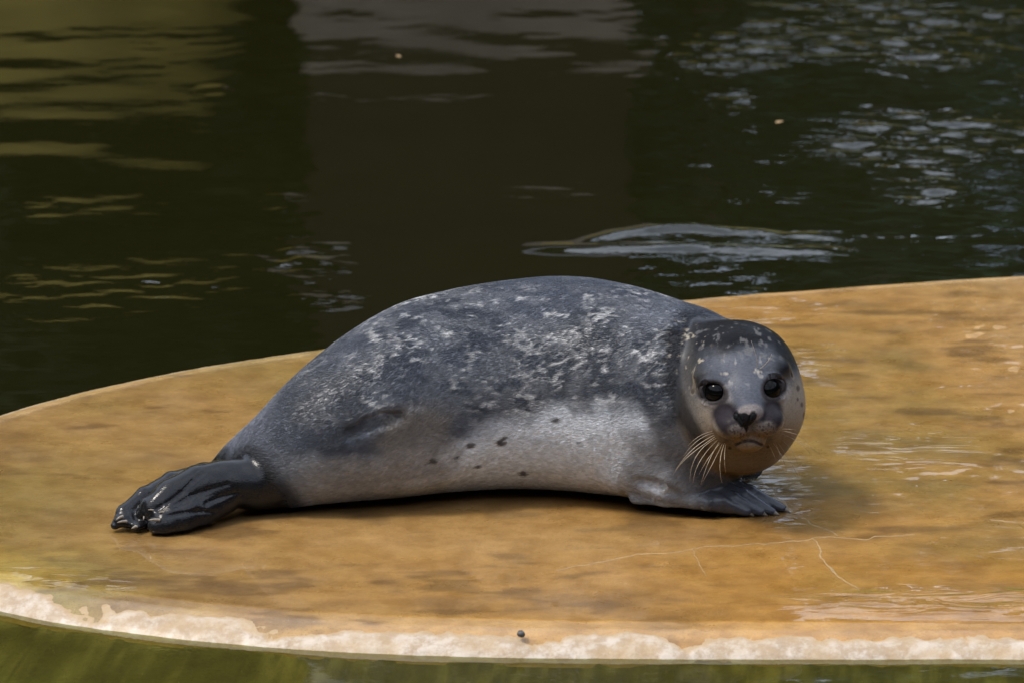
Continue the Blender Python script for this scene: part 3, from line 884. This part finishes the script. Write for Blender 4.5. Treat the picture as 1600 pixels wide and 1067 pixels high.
def project(V, f, it=2, e=.001, lim=.004):
    for _ in range(it):
        d = f(V)
        g = np.stack([f(V + np.eye(3)[k] * e) - f(V - np.eye(3)[k] * e) for k in range(3)], 1) / (2 * e)
        V = V - np.clip(d / np.maximum((g * g).sum(1), .2), -lim, lim)[:,None] * g
    return V

SV_, SF_ = surface_nets(coarse_sdf, np.array((-.70, -1.24, -.012)), np.array((.50, -.62, .36)), .0052)
bm = bmesh.new()
bv = [bm.verts.new(v) for v in SV_]
for f in SF_:
    if len(set(f)) == 4: bm.faces.new([bv[k] for k in f])
bmesh.ops.delete(bm, geom=[v for v in bm.verts if not v.link_faces], context='VERTS')
bmesh.ops.subdivide_edges(bm, edges=bm.edges[:], cuts=1, use_grid_fill=True)
fc_ = HC + HF * .07
ed = [e for e in bm.edges if (np.array((e.verts[0].co + e.verts[1].co) / 2) - fc_) @ HF > -.06 and ((e.verts[0].co + e.verts[1].co) / 2 - Vector(fc_)).length < .15]
bmesh.ops.subdivide_edges(bm, edges=ed, cuts=1, use_grid_fill=True)
bmesh.ops.triangulate(bm, faces=[f for f in bm.faces if len(f.verts) > 4])
bmesh.ops.recalc_face_normals(bm, faces=bm.faces[:])
me = bpy.data.meshes.new('body'); bm.to_mesh(me); bm.free()
V = np.empty(len(me.vertices) * 3); me.vertices.foreach_get('co', V); V = V.reshape(-1, 3)
V = project(V, detailed, 3)
me.vertices.foreach_set('co', V.astype(np.float32).ravel())
me.polygons.foreach_set('use_smooth', np.ones(len(me.polygons), bool))
me.update()
print('seal verts', len(V))

# ---- coat colours
ALONG, ACROSS = 800.0, 533.5
def flank(p):
    """flat flank coordinates: u towards the head, v down from the back (about one unit per millimetre)"""
    return ALONG + p[:,0] / 1.054e-3, ACROSS - (.2756 * (p[:,1] + 9.6) + .9613 * (p[:,2] - 2.75)) / 1.054e-3
def coat(p):
    u, v = flank(p)
    L = hloc(p); r_, u_, f_ = L[:,0], L[:,1], L[:,2]
    w3 = lambda c, b, f: c * (1 - f[:,None]) + np.array(b) * f[:,None]
    wp = p + (np.stack([fbm(p, 26, 81, 3), fbm(p, 26, 82, 3), fbm(p, 26, 83, 3)], 1) - .5) * .026
    nA = fbm(p, 9, 84, 4); nB = fbm(p, 30, 85, 4); nC = fbm(p * np.array((.45, 1, 1)), 150, 86, 3)
    slate = np.array((.036, .043, .058)); mid = (.085, .096, .122); light = (.78, .82, .87); black = (.005, .005, .006); tan = (.34, .25, .155)
    c = np.repeat(slate[None], len(p), 0)
    c = w3(c, mid, ss(.40, .72, nA) * .7)
    # rump: mid grey
    c = w3(c, (.15, .16, .19), ss(470, 400, u + (nA - .5) * 80) * .8)
    dk = ss(1.1, .5, np.hypot((u - 520) / 75, (v - 628) / 62) + (nB - .5) * .5)
    c = w3(c, (.050, .054, .066), dk * .8)
    # ringed pale mottling on the back and flank
    d1, d2 = worley(wp * np.array((.75, 1.1, 1.1)), 36, 3)
    net = ss(.12, .03, d2 - d1)
    d3, d4 = worley(wp * np.array((.62, 1.2, 1.2)), 78, 5)
    net2 = ss(.15, .03, d4 - d3)
    d3, d4 = worley((wp + .004 * np.stack([nB, nC, nB], 1)) * np.array((.5, 1.25, 1.25)), 100, 7)
    spot = ss(.36, .16, d3)
    zone = np.maximum(ss(530, 600, u), .45 * ss(420, 500, u)) * ss(1075, 1025, u + (nB - .5) * 40) * ss(690, 620, v + (nA - .5) * 80) * ss(440, 462, v)
    brk = ss(.47, .60, fbm(p, 30, 88, 3))
    mid_n = fbm(p * np.array((.7, 1, 1)), 62, 89, 3)
    mott = np.clip(net * brk * ss(.44, .58, mid_n) * .9 + net2 * ss(.50, .62, nB) * ss(.42, .56, mid_n) * .9 + spot * ss(.53, .64, fbm(p, 24, 90, 3)) * .8, 0, 1) * zone
    spk = ss(.34, .18, worley((p + .003 * np.stack([nC, nB, nC], 1)) * np.array((.6, 1.2, 1.2)), 150, 9)[0]) * ss(.48, .60, fbm(p, 16, 96, 3)) * ss(.40, .55, nB)
    mott = np.maximum(mott, spk * .8 * np.maximum(zone, ss(440, 520, u) * ss(1090, 1040, u) * ss(700, 640, v)))
    c = w3(c, (.56, .55, .54), mott * .9)
    c = w3(c, (.17, .175, .19), ss(.44, .62, fbm(p * np.array((.6, 1, 1)), 48, 95, 3)) * zone * .55 * (1 - mott))
    # collar sheen behind the neck
    c = w3(c, (.20, .21, .24), ss(1.1, .3, np.hypot((u - 1025) / 55, (v - 490) / 30)) * .6)
    # pale belly
    edge = 648 + 26 * np.sin(u * .012) + (nA - .5) * 60 + (nB - .5) * 40
    edge = edge + 90 * ss(990, 1060, u) + 60 * ss(640, 520, u)
    bel = ss(-12, 34, v - edge) * ss(420, 560, u) * ss(1110, 1020, u)
    c = w3(c, light, bel * .92)
    c = w3(c, (.24, .225, .21), bel * ss(690, 560, u) * .6)
    c = w3(c, (.36, .31, .25), bel * ss(730, 780, v) * .3)  # warm bounce from the slab painted along the belly's lower edge
    # brown furred patch by the knee
    pt = ss(1.15, .5, np.hypot((u - 655) / 75, (v - 690) / 70) + (nB - .5) * .7)
    c = w3(c, (.20, .165, .13), pt * .7)
    pt = ss(1.15, .5, np.hypot((u - 560) / 95, (v - 735) / 28) + (nB - .5) * .5)
    c = w3(c, (.23, .205, .18), pt * .5)
    fd = np.min([seg_d(p, a, b, .001, .001) for a, b in zip(FURROW[:-1], FURROW[1:])], 0)
    c = w3(c, (.030, .029, .033), ss(.017, .002, fd + (nB - .5) * .018) * .9)
    for (a, b, s) in ((738,693,7),(785,690,8),(790,682,6),(680,717,7),(750,727,5),(820,738,6),(870,655,5),(717,712,4),(905,690,4)):
        d = np.hypot((u - a) / 1.5, v - b) + (nC - .5) * 4
        c = w3(c, (.06, .05, .05), ss(s * .8, s * .45, d) * .9)
    # shoulder and fore flipper
    fl = ss(1040, 1110, u + (nB - .5) * 40) * ss(725, 750, v) * (f_ < .03)
    c = w3(c, (.040, .042, .050), fl * .9)
    c = w3(c, (.21, .215, .23), ss(940, 1010, u) * ss(620, 690, v) * ss(1105, 1050, u) * ss(.30, .62, nB + .1) * .8)
    # hind flippers: bare dark skin
    hf = np.minimum(hindn(p), hindf(p))
    bare = ss(.010, .003, hf + (nB - .5) * .004) * ss(468, 452, u + (nB - .5) * 14 + .0016 * (v - 748)**2)
    c = w3(c, (.012, .012, .013), ss(.030, .006, hf) * ss(505, 455, u + (nB - .5) * 70) * .92)
    c = w3(c, (.009, .009, .010), bare)
    # crease shade painted dark where the neck meets the cheek
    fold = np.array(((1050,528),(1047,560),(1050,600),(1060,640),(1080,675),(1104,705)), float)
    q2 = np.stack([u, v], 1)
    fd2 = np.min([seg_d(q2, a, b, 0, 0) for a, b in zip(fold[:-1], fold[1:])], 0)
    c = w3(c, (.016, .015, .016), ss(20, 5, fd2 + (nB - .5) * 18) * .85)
    # ---- head
    T_ = .014 + .022 * ss(.03, .08, u_) * ss(-.085, -.05, r_)
    hd = ss(T_, T_ - .012, head(p)) * ss(-.075, -.03, f_)
    g = np.repeat(np.array((.070, .075, .088))[None], len(p), 0)
    g = w3(g, black, ss(.044, .076, u_ + (nB - .5) * .012 + (nC - .5) * .012 - f_ * .30))                       # black crown
    g = w3(g, black, ss(.046, .074, np.abs(r_ + .004) + (nB - .5) * .02) * ss(.016, .045, u_) * .92)
    g = w3(g, (.095, .104, .128), ss(1.2, .3, np.hypot((r_ + .006) / .048, (u_ - .054) / .025) + (nB - .5) * .2) * .85)   # forehead, its bluish sky shine painted into the coat
    cheek = ss(.030, .050, np.abs(r_)) * ss(.03, -.005, u_ + (nB - .5) * .03)
    g = w3(g, (.25, .205, .155), cheek * .85)
    g = w3(g, (.27, .25, .24), ss(1.1, .5, np.hypot((np.abs(r_) - .05) / .030, (u_ - .010) / .026) + (nB - .5) * .3) * .7)
    g = w3(g, (.15, .115, .078), ss(-.045, -.085, u_ + (nB - .5) * .02) * .8)
    g = w3(g, (.085, .080, .076), ss(.058, .088, -r_ + (nB - .5) * .025) * .85)
    g = w3(g, (.075, .080, .098), ss(.028, .014, np.abs(r_) + (nB - .5) * .02) * ss(-.03, 0, u_) * ss(.072, .05, u_) * .9)   # bridge
    dm = ss(1.15, .7, np.hypot((np.abs(r_) - .036) / .023, (u_ + .018) / .026) + (nB - .5) * .35) * ss(.06, .09, f_)
    g = w3(g, (.022, .018, .021), dm * 1.0)                                                   # dark muzzle patches
    lip = ss(-.036, -.050, u_ + (nB - .5) * .012) * ss(.085, .105, f_) * ss(.040, .028, np.abs(r_))
    g = w3(g, (.17, .122, .075), lip * .8)
    pad = ss(1.1, .6, np.hypot((np.abs(r_) - .021) / .020, (u_ + .036) / .013)) * ss(.10, .12, f_)
    g = w3(g, (.20, .175, .155), pad * .65)
    spk = ss(.60, .70, vnoise(p, 420, 91)) * ss(1.2, .6, np.hypot((np.abs(r_) - .024) / .028, (u_ + .040) / .020)) * ss(.09, .11, f_)
    g = w3(g, (.04, .03, .03), spk * .8)
    nb_ = ss(1.1, .8, np.hypot(r_ / .0225, (u_ + .009) / .014)) * ss(.12, .14, f_)
    g = w3(g, (.22, .185, .17), nb_ * .7)
    na, nbb = NOS
    midn = (na[0] + na[1] + nbb[0] + nbb[1]) / 4
    dn = np.minimum(seg_d(p, na[0], na[1], .0046, .0040), seg_d(p, nbb[0], nbb[1], .0046, .0040))
    tri = np.maximum(np.abs(L[:,0] - (midn - HC) @ HR) - np.clip((L[:,1] - ((midn - HC) @ HU - .014)) * .85, 0, .0145), L[:,1] - ((midn - HC) @ HU + .0075 + .16 * np.abs(L[:,0])))
    tri = np.maximum(tri, ((midn - HC) @ HU - .0135) - L[:,1])
    dn = np.minimum(dn, np.where(f_ > .12, tri, .1))
    dn = np.minimum(dn, seg_d(p, (na[0] + nbb[0]) / 2 - HU * .002, PHIL[0] * .5 + PHIL[1] * .5, .0075, .0012))
    g = w3(g, (.010, .010, .011), ss(.0024, .0006, dn))
    md = np.min([seg_d(p, a, b, .0007, .0007) for a, b in zip(MOUTH[:-1], MOUTH[1:])], 0)
    g = w3(g, (.03, .02, .016), ss(.0030, .0008, md) * .95)
    for c_, n_, h_ in EYES:
        q = (p - h_) @ HM.T
        e = np.hypot(q[:,0] / 1.2, q[:,1])
        g = w3(g, (.030, .025, .026), ss(.0222, .0178, e) * .95 * (np.abs(q[:,2]) < .03))
    rb = np.random.default_rng(3)
    for a in (hit(((0.3296, -1.45, 0.3634), (0.3661, -0.55, 0.0998))), hit(((0.3759, -1.45, 0.3654), (0.4174, -0.55, 0.1021)))):
        for k in range(8):
            q = a + HR * rb.normal() * .0042 + HU * rb.normal() * .0035
            d = np.linalg.norm((p - q) @ HM.T * np.array((1, .7, .5)), axis=1)
            g = w3(g, (.46, .41, .34), ss(.0024, .0008, d) * .5)
    for a, b in EARS:
        d = seg_d(p, a, b, .001, .001)
        g = w3(g, (.30, .235, .16), ss(.007, .001, d + (nB - .5) * .012) * .45)
        g = w3(g, (.02, .016, .014), ss(.004, .0015, d))
    st = ss(.66, .76, fbm(p * np.array((1, .6, .4)), 150, 93, 2)) * ss(.02, .04, u_) * ss(.085, .06, u_) * ss(.06, .04, np.abs(r_))
    g = w3(g, (.36, .34, .31), st * .4)
    for (a, b, s) in ((1237,605,5),(1243,630,4),(1236,622,3),(1247,646,4)):
        uu, vv = flank(p)
        g = w3(g, (.07, .05, .045), ss(s * .8, s * .4, np.hypot(uu - a, (vv - b) / 1.6)) * .9)
    c = c * (1 - hd[:,None]) + g * hd[:,None]
    c = w3(c, (.014, .013, .014), ss(15, 3, fd2 + (nB - .5) * 16) * ss(-.045, -.075, r_) * .8)  # same crease shade painted over the edge of the cheek
    capfl = ss(.62, .72, fbm(p * np.array((1, .7, .5)), 130, 97, 3)) * hd * ss(.05, .07, u_)
    c = w3(c, (.15, .145, .14), capfl * .5)
    # dark nape with tan flecks left of the head
    nape = ss(1.2, .6, np.hypot((u - 1082) / 48, (v - 540) / 56) + (nB - .5) * .5) * (1 - hd * .8)
    c = w3(c, (.016, .016, .019), nape * .92)
    fk = ss(.63, .72, fbm(p * np.array((1, 1, .4)), 110, 94, 3)) * ss(1.2, .6, np.hypot((u - 1070) / 34, (v - 550) / 60))
    c = w3(c, (.36, .31, .23), fk * .7)
    dull = hd * (.95 - .45 * ss(1.1, .4, np.hypot((r_ + .006) / .048, (u_ - .05) / .03))); dull = np.maximum(dull, nape * .8)
    return np.clip(c, .004, .85), np.clip(np.maximum(bare, fl), 0, 1), hd, dull

C_, BARE, HD, DULL = coat(V)
set_color(me, 'coat', C_); set_float(me, 'bare', BARE); set_float(me, 'dull', DULL); set_float(me, 'headness', HD)

def seal_skin():
    t = NT('seal_skin')
    col = t.attr('coat'); bare = t.attr('bare', 'Fac')
    n1 = t.noise(t.pos((140, 420, 420), (0, .25, 0)), 1.0, 4, .6)
    n2 = t.noise(t.pos(), 55, 5, .6)
    c = t.mix(t.math('MULTIPLY', t.rng(n1, .42, .70), .5), col, t.mix(1.0, col, (.45, .44, .44), 'MULTIPLY'))
    rough = t.math('SUBTRACT', t.rng(n2, .3, .7, .36, .5), t.math('MULTIPLY', bare, .27))
    h = t.math('ADD', t.math('MULTIPLY', n1, .7), t.math('MULTIPLY', n2, .5))
    spec = t.math('SUBTRACT', .5, t.math('ADD', t.math('MULTIPLY', t.attr('dull', 'Fac'), .46), t.math('MULTIPLY', bare, .20)))
    nh = t.noise(t.pos((260, 260, 120)), 1.0, 4, .65)
    hd = t.attr('headness', 'Fac')
    c = t.mix(t.math('MULTIPLY', hd, t.math('MULTIPLY', t.rng(nh, .45, .70), .45)), c, t.mix(1.0, c, (.55, .54, .53), 'MULTIPLY'))
    t.bsdf(Base_Color=c, Roughness=rough, Specular_IOR_Level=spec, Normal=t.bump(h, .35, .0016))
    return t.m
def fur_mat():
    t = NT('seal_fur')
    hi = t.n('ShaderNodeHairInfo')
    col = t.attr('coat')
    c = t.mix(t.math('MULTIPLY', hi.outputs['Random'], .45), col, t.mix(1.0, col, (.55, .54, .53), 'MULTIPLY'))
    t.bsdf(Base_Color=c, Roughness=.33, Specular_IOR_Level=.34)
    return t.m
me.materials.append(seal_skin())

seal = empty('seal', (0, -.93, 0))
tag(seal, 'grey spotted seal lying on the wet ochre platform with its face to the viewer', 'seal')
def adopt(o):
    o.parent = seal
    o.matrix_parent_inverse = seal_inv
    return o
seal_inv = __import__('mathutils').Matrix.Translation(seal.location).inverted()
body_o = bpy.data.objects.new('body', me); COL.objects.link(body_o); adopt(body_o)

# eyes
def eye_mat():
    t = NT('eye')
    t.bsdf(Base_Color=(.002, .002, .002), Roughness=.06, Specular_IOR_Level=.11)
    return t.m
M_EYE = eye_mat()
for c_, n_, h_ in EYES:
    u_, v_ = np.meshgrid(np.linspace(0, math.pi, 25), np.linspace(0, 2*math.pi, 41), indexing='ij')
    S_ = np.stack([np.sin(u_)*np.cos(v_), np.sin(u_)*np.sin(v_), np.cos(u_)], -1).reshape(-1, 3) * .0212 + c_
    adopt(mesh_np('eye', S_, grid_faces(25, 41), M_EYE))

# whiskers
def horn(name, col, rough):
    t = NT(name); t.bsdf(Base_Color=col, Roughness=rough); return t.m
M_WH = horn('whisker', (.55, .46, .33), .35); M_WD = horn('dark_whisker', (.26, .20, .13), .35)
M_CL = plain('claw_horn', (.085, .070, .058), .3, nscale=300); M_CF = plain('fore_claw_horn', (.16, .135, .105), .3, nscale=300); M_CT = plain('pale_claw_horn', (.20, .165, .125), .35, nscale=300)
left_w = [
 (((0.312, -1.45, 0.2636), (0.3464, -0.55, -0.011)), (0.2785, -1.185, 0.1604), (0.2585, -1.15, 0.1056), 1),
 (((0.313, -1.45, 0.2605), (0.3475, -0.55, -0.0144)), (0.2715, -1.185, 0.1443), (0.2625, -1.15, 0.112), 1),
 (((0.315, -1.45, 0.2584), (0.3498, -0.55, -0.0167)), (0.2836, -1.185, 0.155), (0.2852, -1.15, 0.0938), 1),
 (((0.317, -1.45, 0.2553), (0.352, -0.55, -0.0201)), (0.2909, -1.185, 0.139), (0.2904, -1.15, 0.0916), 1),
 (((0.32, -1.45, 0.2522), (0.3553, -0.55, -0.0236)), (0.3113, -1.185, 0.1411), (0.3027, -1.15, 0.0884), 1),
 (((0.3249, -1.45, 0.2502), (0.3608, -0.55, -0.0259)), (0.3195, -1.185, 0.1326), (0.3058, -1.15, 0.0938), 0.8),
 (((0.3279, -1.45, 0.2502), (0.3641, -0.55, -0.0259)), (0.3266, -1.185, 0.1369), (0.3366, -1.15, 0.0916), 1),
 (((0.3299, -1.45, 0.2491), (0.3663, -0.55, -0.027)), (0.3368, -1.185, 0.1433), (0.3425, -1.15, 0.1088), 0.7),
 (((0.3109, -1.45, 0.2667), (0.3453, -0.55, -0.0075)), (0.2936, -1.185, 0.1796), (0.2746, -1.15, 0.1367), 0.8),
 (((0.322, -1.45, 0.2512), (0.3575, -0.55, -0.0247)), (0.3113, -1.185, 0.1454), (0.2995, -1.15, 0.1056), 0.8),
 (((0.3089, -1.45, 0.2698), (0.3431, -0.55, -0.0041)), (0.2956, -1.185, 0.1838), (0.2816, -1.15, 0.1539), 0.7)]
right_w = [
 (((0.4126, -1.45, 0.2708), (0.4581, -0.55, -0.003)), (0.4586, -1.185, 0.1859), (0.472, -1.15, 0.1603), 0.8),
 (((0.4156, -1.45, 0.2657), (0.4615, -0.55, -0.0087)), (0.464, -1.185, 0.171), (0.4785, -1.15, 0.1389), 0.8),
 (((0.4196, -1.45, 0.2626), (0.4659, -0.55, -0.0121)), (0.4691, -1.185, 0.171), (0.496, -1.15, 0.1357), 0.8),
 (((0.4167, -1.45, 0.2543), (0.4627, -0.55, -0.0213)), (0.4488, -1.185, 0.1604), (0.4583, -1.15, 0.1206), 0.9),
 (((0.403, -1.45, 0.2502), (0.4475, -0.55, -0.0259)), (0.4326, -1.185, 0.1497), (0.4399, -1.15, 0.112), 0.8),
 (((0.4109, -1.45, 0.2502), (0.4562, -0.55, -0.0259)), (0.445, -1.185, 0.139), (0.4606, -1.15, 0.0981), 0.6),
 (((0.3961, -1.45, 0.2491), (0.4398, -0.55, -0.027)), (0.4184, -1.185, 0.1497), (0.4254, -1.15, 0.1217), 0.7),
 (((0.4069, -1.45, 0.2502), (0.4518, -0.55, -0.0259)), (0.4275, -1.185, 0.1518), (0.4315, -1.15, 0.126), 0.6),
 (((0.4135, -1.45, 0.2729), (0.4592, -0.55, -0.0007)), (0.4483, -1.185, 0.1945), (0.4626, -1.15, 0.1753), 0.7)]
for L_, m_ in ((left_w, M_WH), (right_w, M_WD)):
    for seg, mid, tip, s in L_:
        a = hit(seg, detailed)
        adopt(tube('whisker', [a, np.array(mid), np.array(tip)], [.00042 * s, .00038 * s, .00014], m_, smooth_n=16))
brow_w = [(((0.3778, -1.45, 0.3716), (0.4195, -0.55, 0.1089)), (-.012, -.020, .050), 1), (((0.3807, -1.45, 0.3695), (0.4228, -0.55, 0.1067)), (.018, -.018, .030), .8)]
for seg, off, s in brow_w:
    a = hit(seg, detailed); b = a + np.array(off)
    adopt(tube('whisker', [a, a * .5 + b * .5 + np.array((.004, -.010, 0)), b], [.0005 * s, .0004, .00015], M_WH, smooth_n=14))

# claws
for b_, k_, t_, r0, r1, r2 in DG:
    k_, t_ = np.array(k_), np.array(t_); d = nrm(t_ - k_)
    tip = t_ + d * .015; tip[2] = max(tip[2] - .003, .0025)
    adopt(tube('claw', [t_ + np.array((0, 0, .004)) - d * .006, t_ + d * .004 + np.array((0, -.002, .003)), tip], [.0048, .0044, .0010], M_CF, seg=8, smooth_n=7))
for a, b in (((-0.5915, -1.113, 0.027), (-0.5939, -1.125, 0.0211)), ((-0.5679, -1.125, 0.0362), (-0.5861, -1.13, 0.04)), ((-0.5561, -1.133, 0.0356), (-0.568, -1.14, 0.0389)), ((-0.5482, -1.125, 0.0449), (-0.5621, -1.134, 0.0402)),
             ((-0.5656, -1.148, 0.0285), (-0.584, -1.15, 0.0291)), ((-0.6268, -1.125, 0.0276), (-0.6378, -1.132, 0.0233)), ((-0.6206, -1.128, 0.0199), (-0.6356, -1.135, 0.02)), ((-0.6037, -1.135, 0.0135), (-0.6127, -1.14, 0.0108))):
    a, b = np.array(a), np.array(b)
    adopt(tube('claw', [a, a * .45 + b * .55 + np.array((0, -.001, .002)), b], [.0027, .0022, .0005], M_CT, seg=8, smooth_n=7))

# ---- short wet fur lying back along the body
def make_fur(n):
    me.calc_loop_triangles()
    T = np.empty(len(me.loop_triangles) * 3, dtype=np.int32); me.loop_triangles.foreach_get('vertices', T); T = T.reshape(-1, 3)
    A, B, Cc = V[T[:,0]], V[T[:,1]], V[T[:,2]]
    nn = np.cross(B - A, Cc - A); ar = np.linalg.norm(nn, axis=1) / 2
    cen = (A + B + Cc) / 3
    nz = nn / np.maximum(np.linalg.norm(nn, axis=1, keepdims=True), 1e-12)
    wgt = ar * (1 - BARE[T].mean(1)) * (cen[:,2] > .012)
    wgt *= 1 - .8 * DULL[T].mean(1)
    wgt *= np.where(nz[:,1] > .35, .35, 1.0)          # thinner on the far side
    hdm = HD[T].mean(1); wgt *= 1 - ss(.2, .8, hdm)
    Lc = hloc(cen)
    for c_, n_, h_ in EYES: wgt *= np.linalg.norm(cen - h_, axis=1) > .0215
    wgt *= np.linalg.norm(cen - hp(0, -.012, .15), axis=1) > .024
    wgt *= ~((Lc[:,2] > .095) & (np.abs(Lc[:,0]) < .03) & (Lc[:,1] < -.045) & (Lc[:,1] > -.075))
    ti = RNG.choice(len(T), n, p=wgt / wgt.sum())
    b1, b2 = RNG.random(n), RNG.random(n); fl_ = b1 + b2 > 1; b1[fl_], b2[fl_] = 1 - b1[fl_], 1 - b2[fl_]
    b0 = 1 - b1 - b2
    root = A[ti] * b0[:,None] + B[ti] * b1[:,None] + Cc[ti] * b2[:,None]
    vn = np.empty(len(V) * 3, dtype=np.float32); me.vertices.foreach_get('normal', vn); vn = vn.reshape(-1, 3)
    N = vn[T[ti,0]] * b0[:,None] + vn[T[ti,1]] * b1[:,None] + vn[T[ti,2]] * b2[:,None]
    N /= np.linalg.norm(N, axis=1, keepdims=True)
    hw = HD[T[ti,0]] * b0 + HD[T[ti,1]] * b1 + HD[T[ti,2]] * b2
    col = C_[T[ti,0]] * b0[:,None] + C_[T[ti,1]] * b1[:,None] + C_[T[ti,2]] * b2[:,None]
    u, v = flank(root)
    nos = hp(0, -.012, .155)
    dh = root - nos; dh /= np.linalg.norm(dh, axis=1, keepdims=True)
    db = np.repeat(np.array((-1, -.15, -.12))[None], n, 0)
    db[:,2] -= .75 * ss(480, 620, u) * ss(760, 600, u) * ss(520, 620, v)      # swept down over the hip
    db[:,2] -= .35 * ss(1000, 1060, u)
    d = db * (1 - hw[:,None]) + dh * hw[:,None]
    sw = np.stack([fbm(root, 14, 101 + k, 3) for k in range(3)], 1) - .5
    sw2 = np.stack([vnoise(root, 95, 111 + k) for k in range(3)], 1) - .5
    d = d + sw * 1.0 * (1 - hw[:,None] * .6) + sw2 * .5 + RNG.normal(size=(n, 3)) * .06
    d -= N * (d * N).sum(1)[:,None]; d /= np.maximum(np.linalg.norm(d, axis=1, keepdims=True), 1e-6)
    muz = ss(.085, .12, hloc(root)[:,2])
    L = (.0070 * (1 - hw) + .0050 * hw) * (1 - .6 * muz) * (.7 + .6 * RNG.random(n))
    tt = np.array((0, .34, .67, 1.0))
    lift = (.0005 + .0012 * RNG.random(n)) * (1 - .6 * hw)
    pts = root[:,None,:] + d[:,None,:] * (L[:,None] * tt)[:,:,None] + N[:,None,:] * (-.0003 + lift[:,None] * np.sin(tt * 2.6))[:,:,None]
    hc = bpy.data.hair_curves.new('fur'); hc.add_curves([4] * n)
    hc.attributes['position'].data.foreach_set('vector', pts.astype(np.float32).ravel())
    ra = hc.attributes.get('radius') or hc.attributes.new('radius', 'FLOAT', 'POINT')
    rad = np.repeat(np.array((.00027, .00027, .00020, .00006))[None], n, 0) * (1 - .35 * hw[:,None])
    ra.data.foreach_set('value', rad.astype(np.float32).ravel())
    a = hc.attributes.new('coat', 'FLOAT_COLOR', 'CURVE')
    cc = np.ones((n, 4), dtype=np.float32); st = .70 + .6 * vnoise(root, 210, 131)
    cc[:,:3] = col * (st * (.88 + .24 * RNG.random(n)))[:,None]
    a.data.foreach_set('color', cc.ravel())
    hc.materials.append(fur_mat())
    o = bpy.data.objects.new('fur', hc); COL.objects.link(o); adopt(o); o['kind'] = 'stuff'
    return o
make_fur(170000)

# ------------------------------------------------------------------ small things
M_PEB = plain('pebble_stone', (.06, .055, .05), .5, nscale=120)
def lump(name, c, r, mat, seed, label, cat):
    bm = bmesh.new(); bmesh.ops.create_icosphere(bm, subdivisions=3, radius=1)
    v = np.array([q.co for q in bm.verts]); k = 1 + (fbm(v, 1.6, seed, 3) - .5) * .5
    for q, s in zip(bm.verts, k): q.co = Vector((q.co.x * r[0] * s, q.co.y * r[1] * s, q.co.z * r[2] * s))
    me_ = bpy.data.meshes.new(name); bm.to_mesh(me_); bm.free(); me_.materials.append(mat)
    for p_ in me_.polygons: p_.use_smooth = True
    o = bpy.data.objects.new(name, me_); COL.objects.link(o); o.location = c
    return tag(o, label, cat)
pc = (0.0137, -1.635)
lump('pebble', (pc[0], pc[1], .0035), (.0062, .0072, .0055), M_PEB, 5, 'small dark pebble lying on the white crusted front edge of the platform', 'pebble')

M_DRY = plain('dry_leaf', (.34, .22, .10), .6, nscale=90)
def floating_leaf(c, ang, L, label):
    n = 9; t = np.linspace(0, 1, n); w = L * .28 * np.sin(np.pi * t**.8) + .0002
    X = (t - .5) * L; V = []
    for k, h in ((-1, .0012), (0, 0), (1, .0016)):
        V.append(np.stack([X, w * k, h * np.sin(np.pi * t) + .0015 * t**2 + .001], 1))
    V = np.concatenate(V); V = np.concatenate([V, V - np.array((0, 0, .0006))])
    F = grid_faces(3, n)
    o = mesh_np('floating_leaf', V, np.concatenate([F, F[:, ::-1] + 3 * n]), M_DRY)
    o.location = (c[0], c[1], WATER_Z + .001); o.rotation_euler = (0, 0, ang)
    tag(o, label, 'leaf', 'dry leaves floating on the pool')
floating_leaf((0.5656, 1.7527), .5, .020, 'small tan leaf floating on the rippled water above the head of the seal')
floating_leaf((-0.2531, 2.3688), 2.2, .017, 'small tan leaf floating in the brown reflection at the top of the pool')
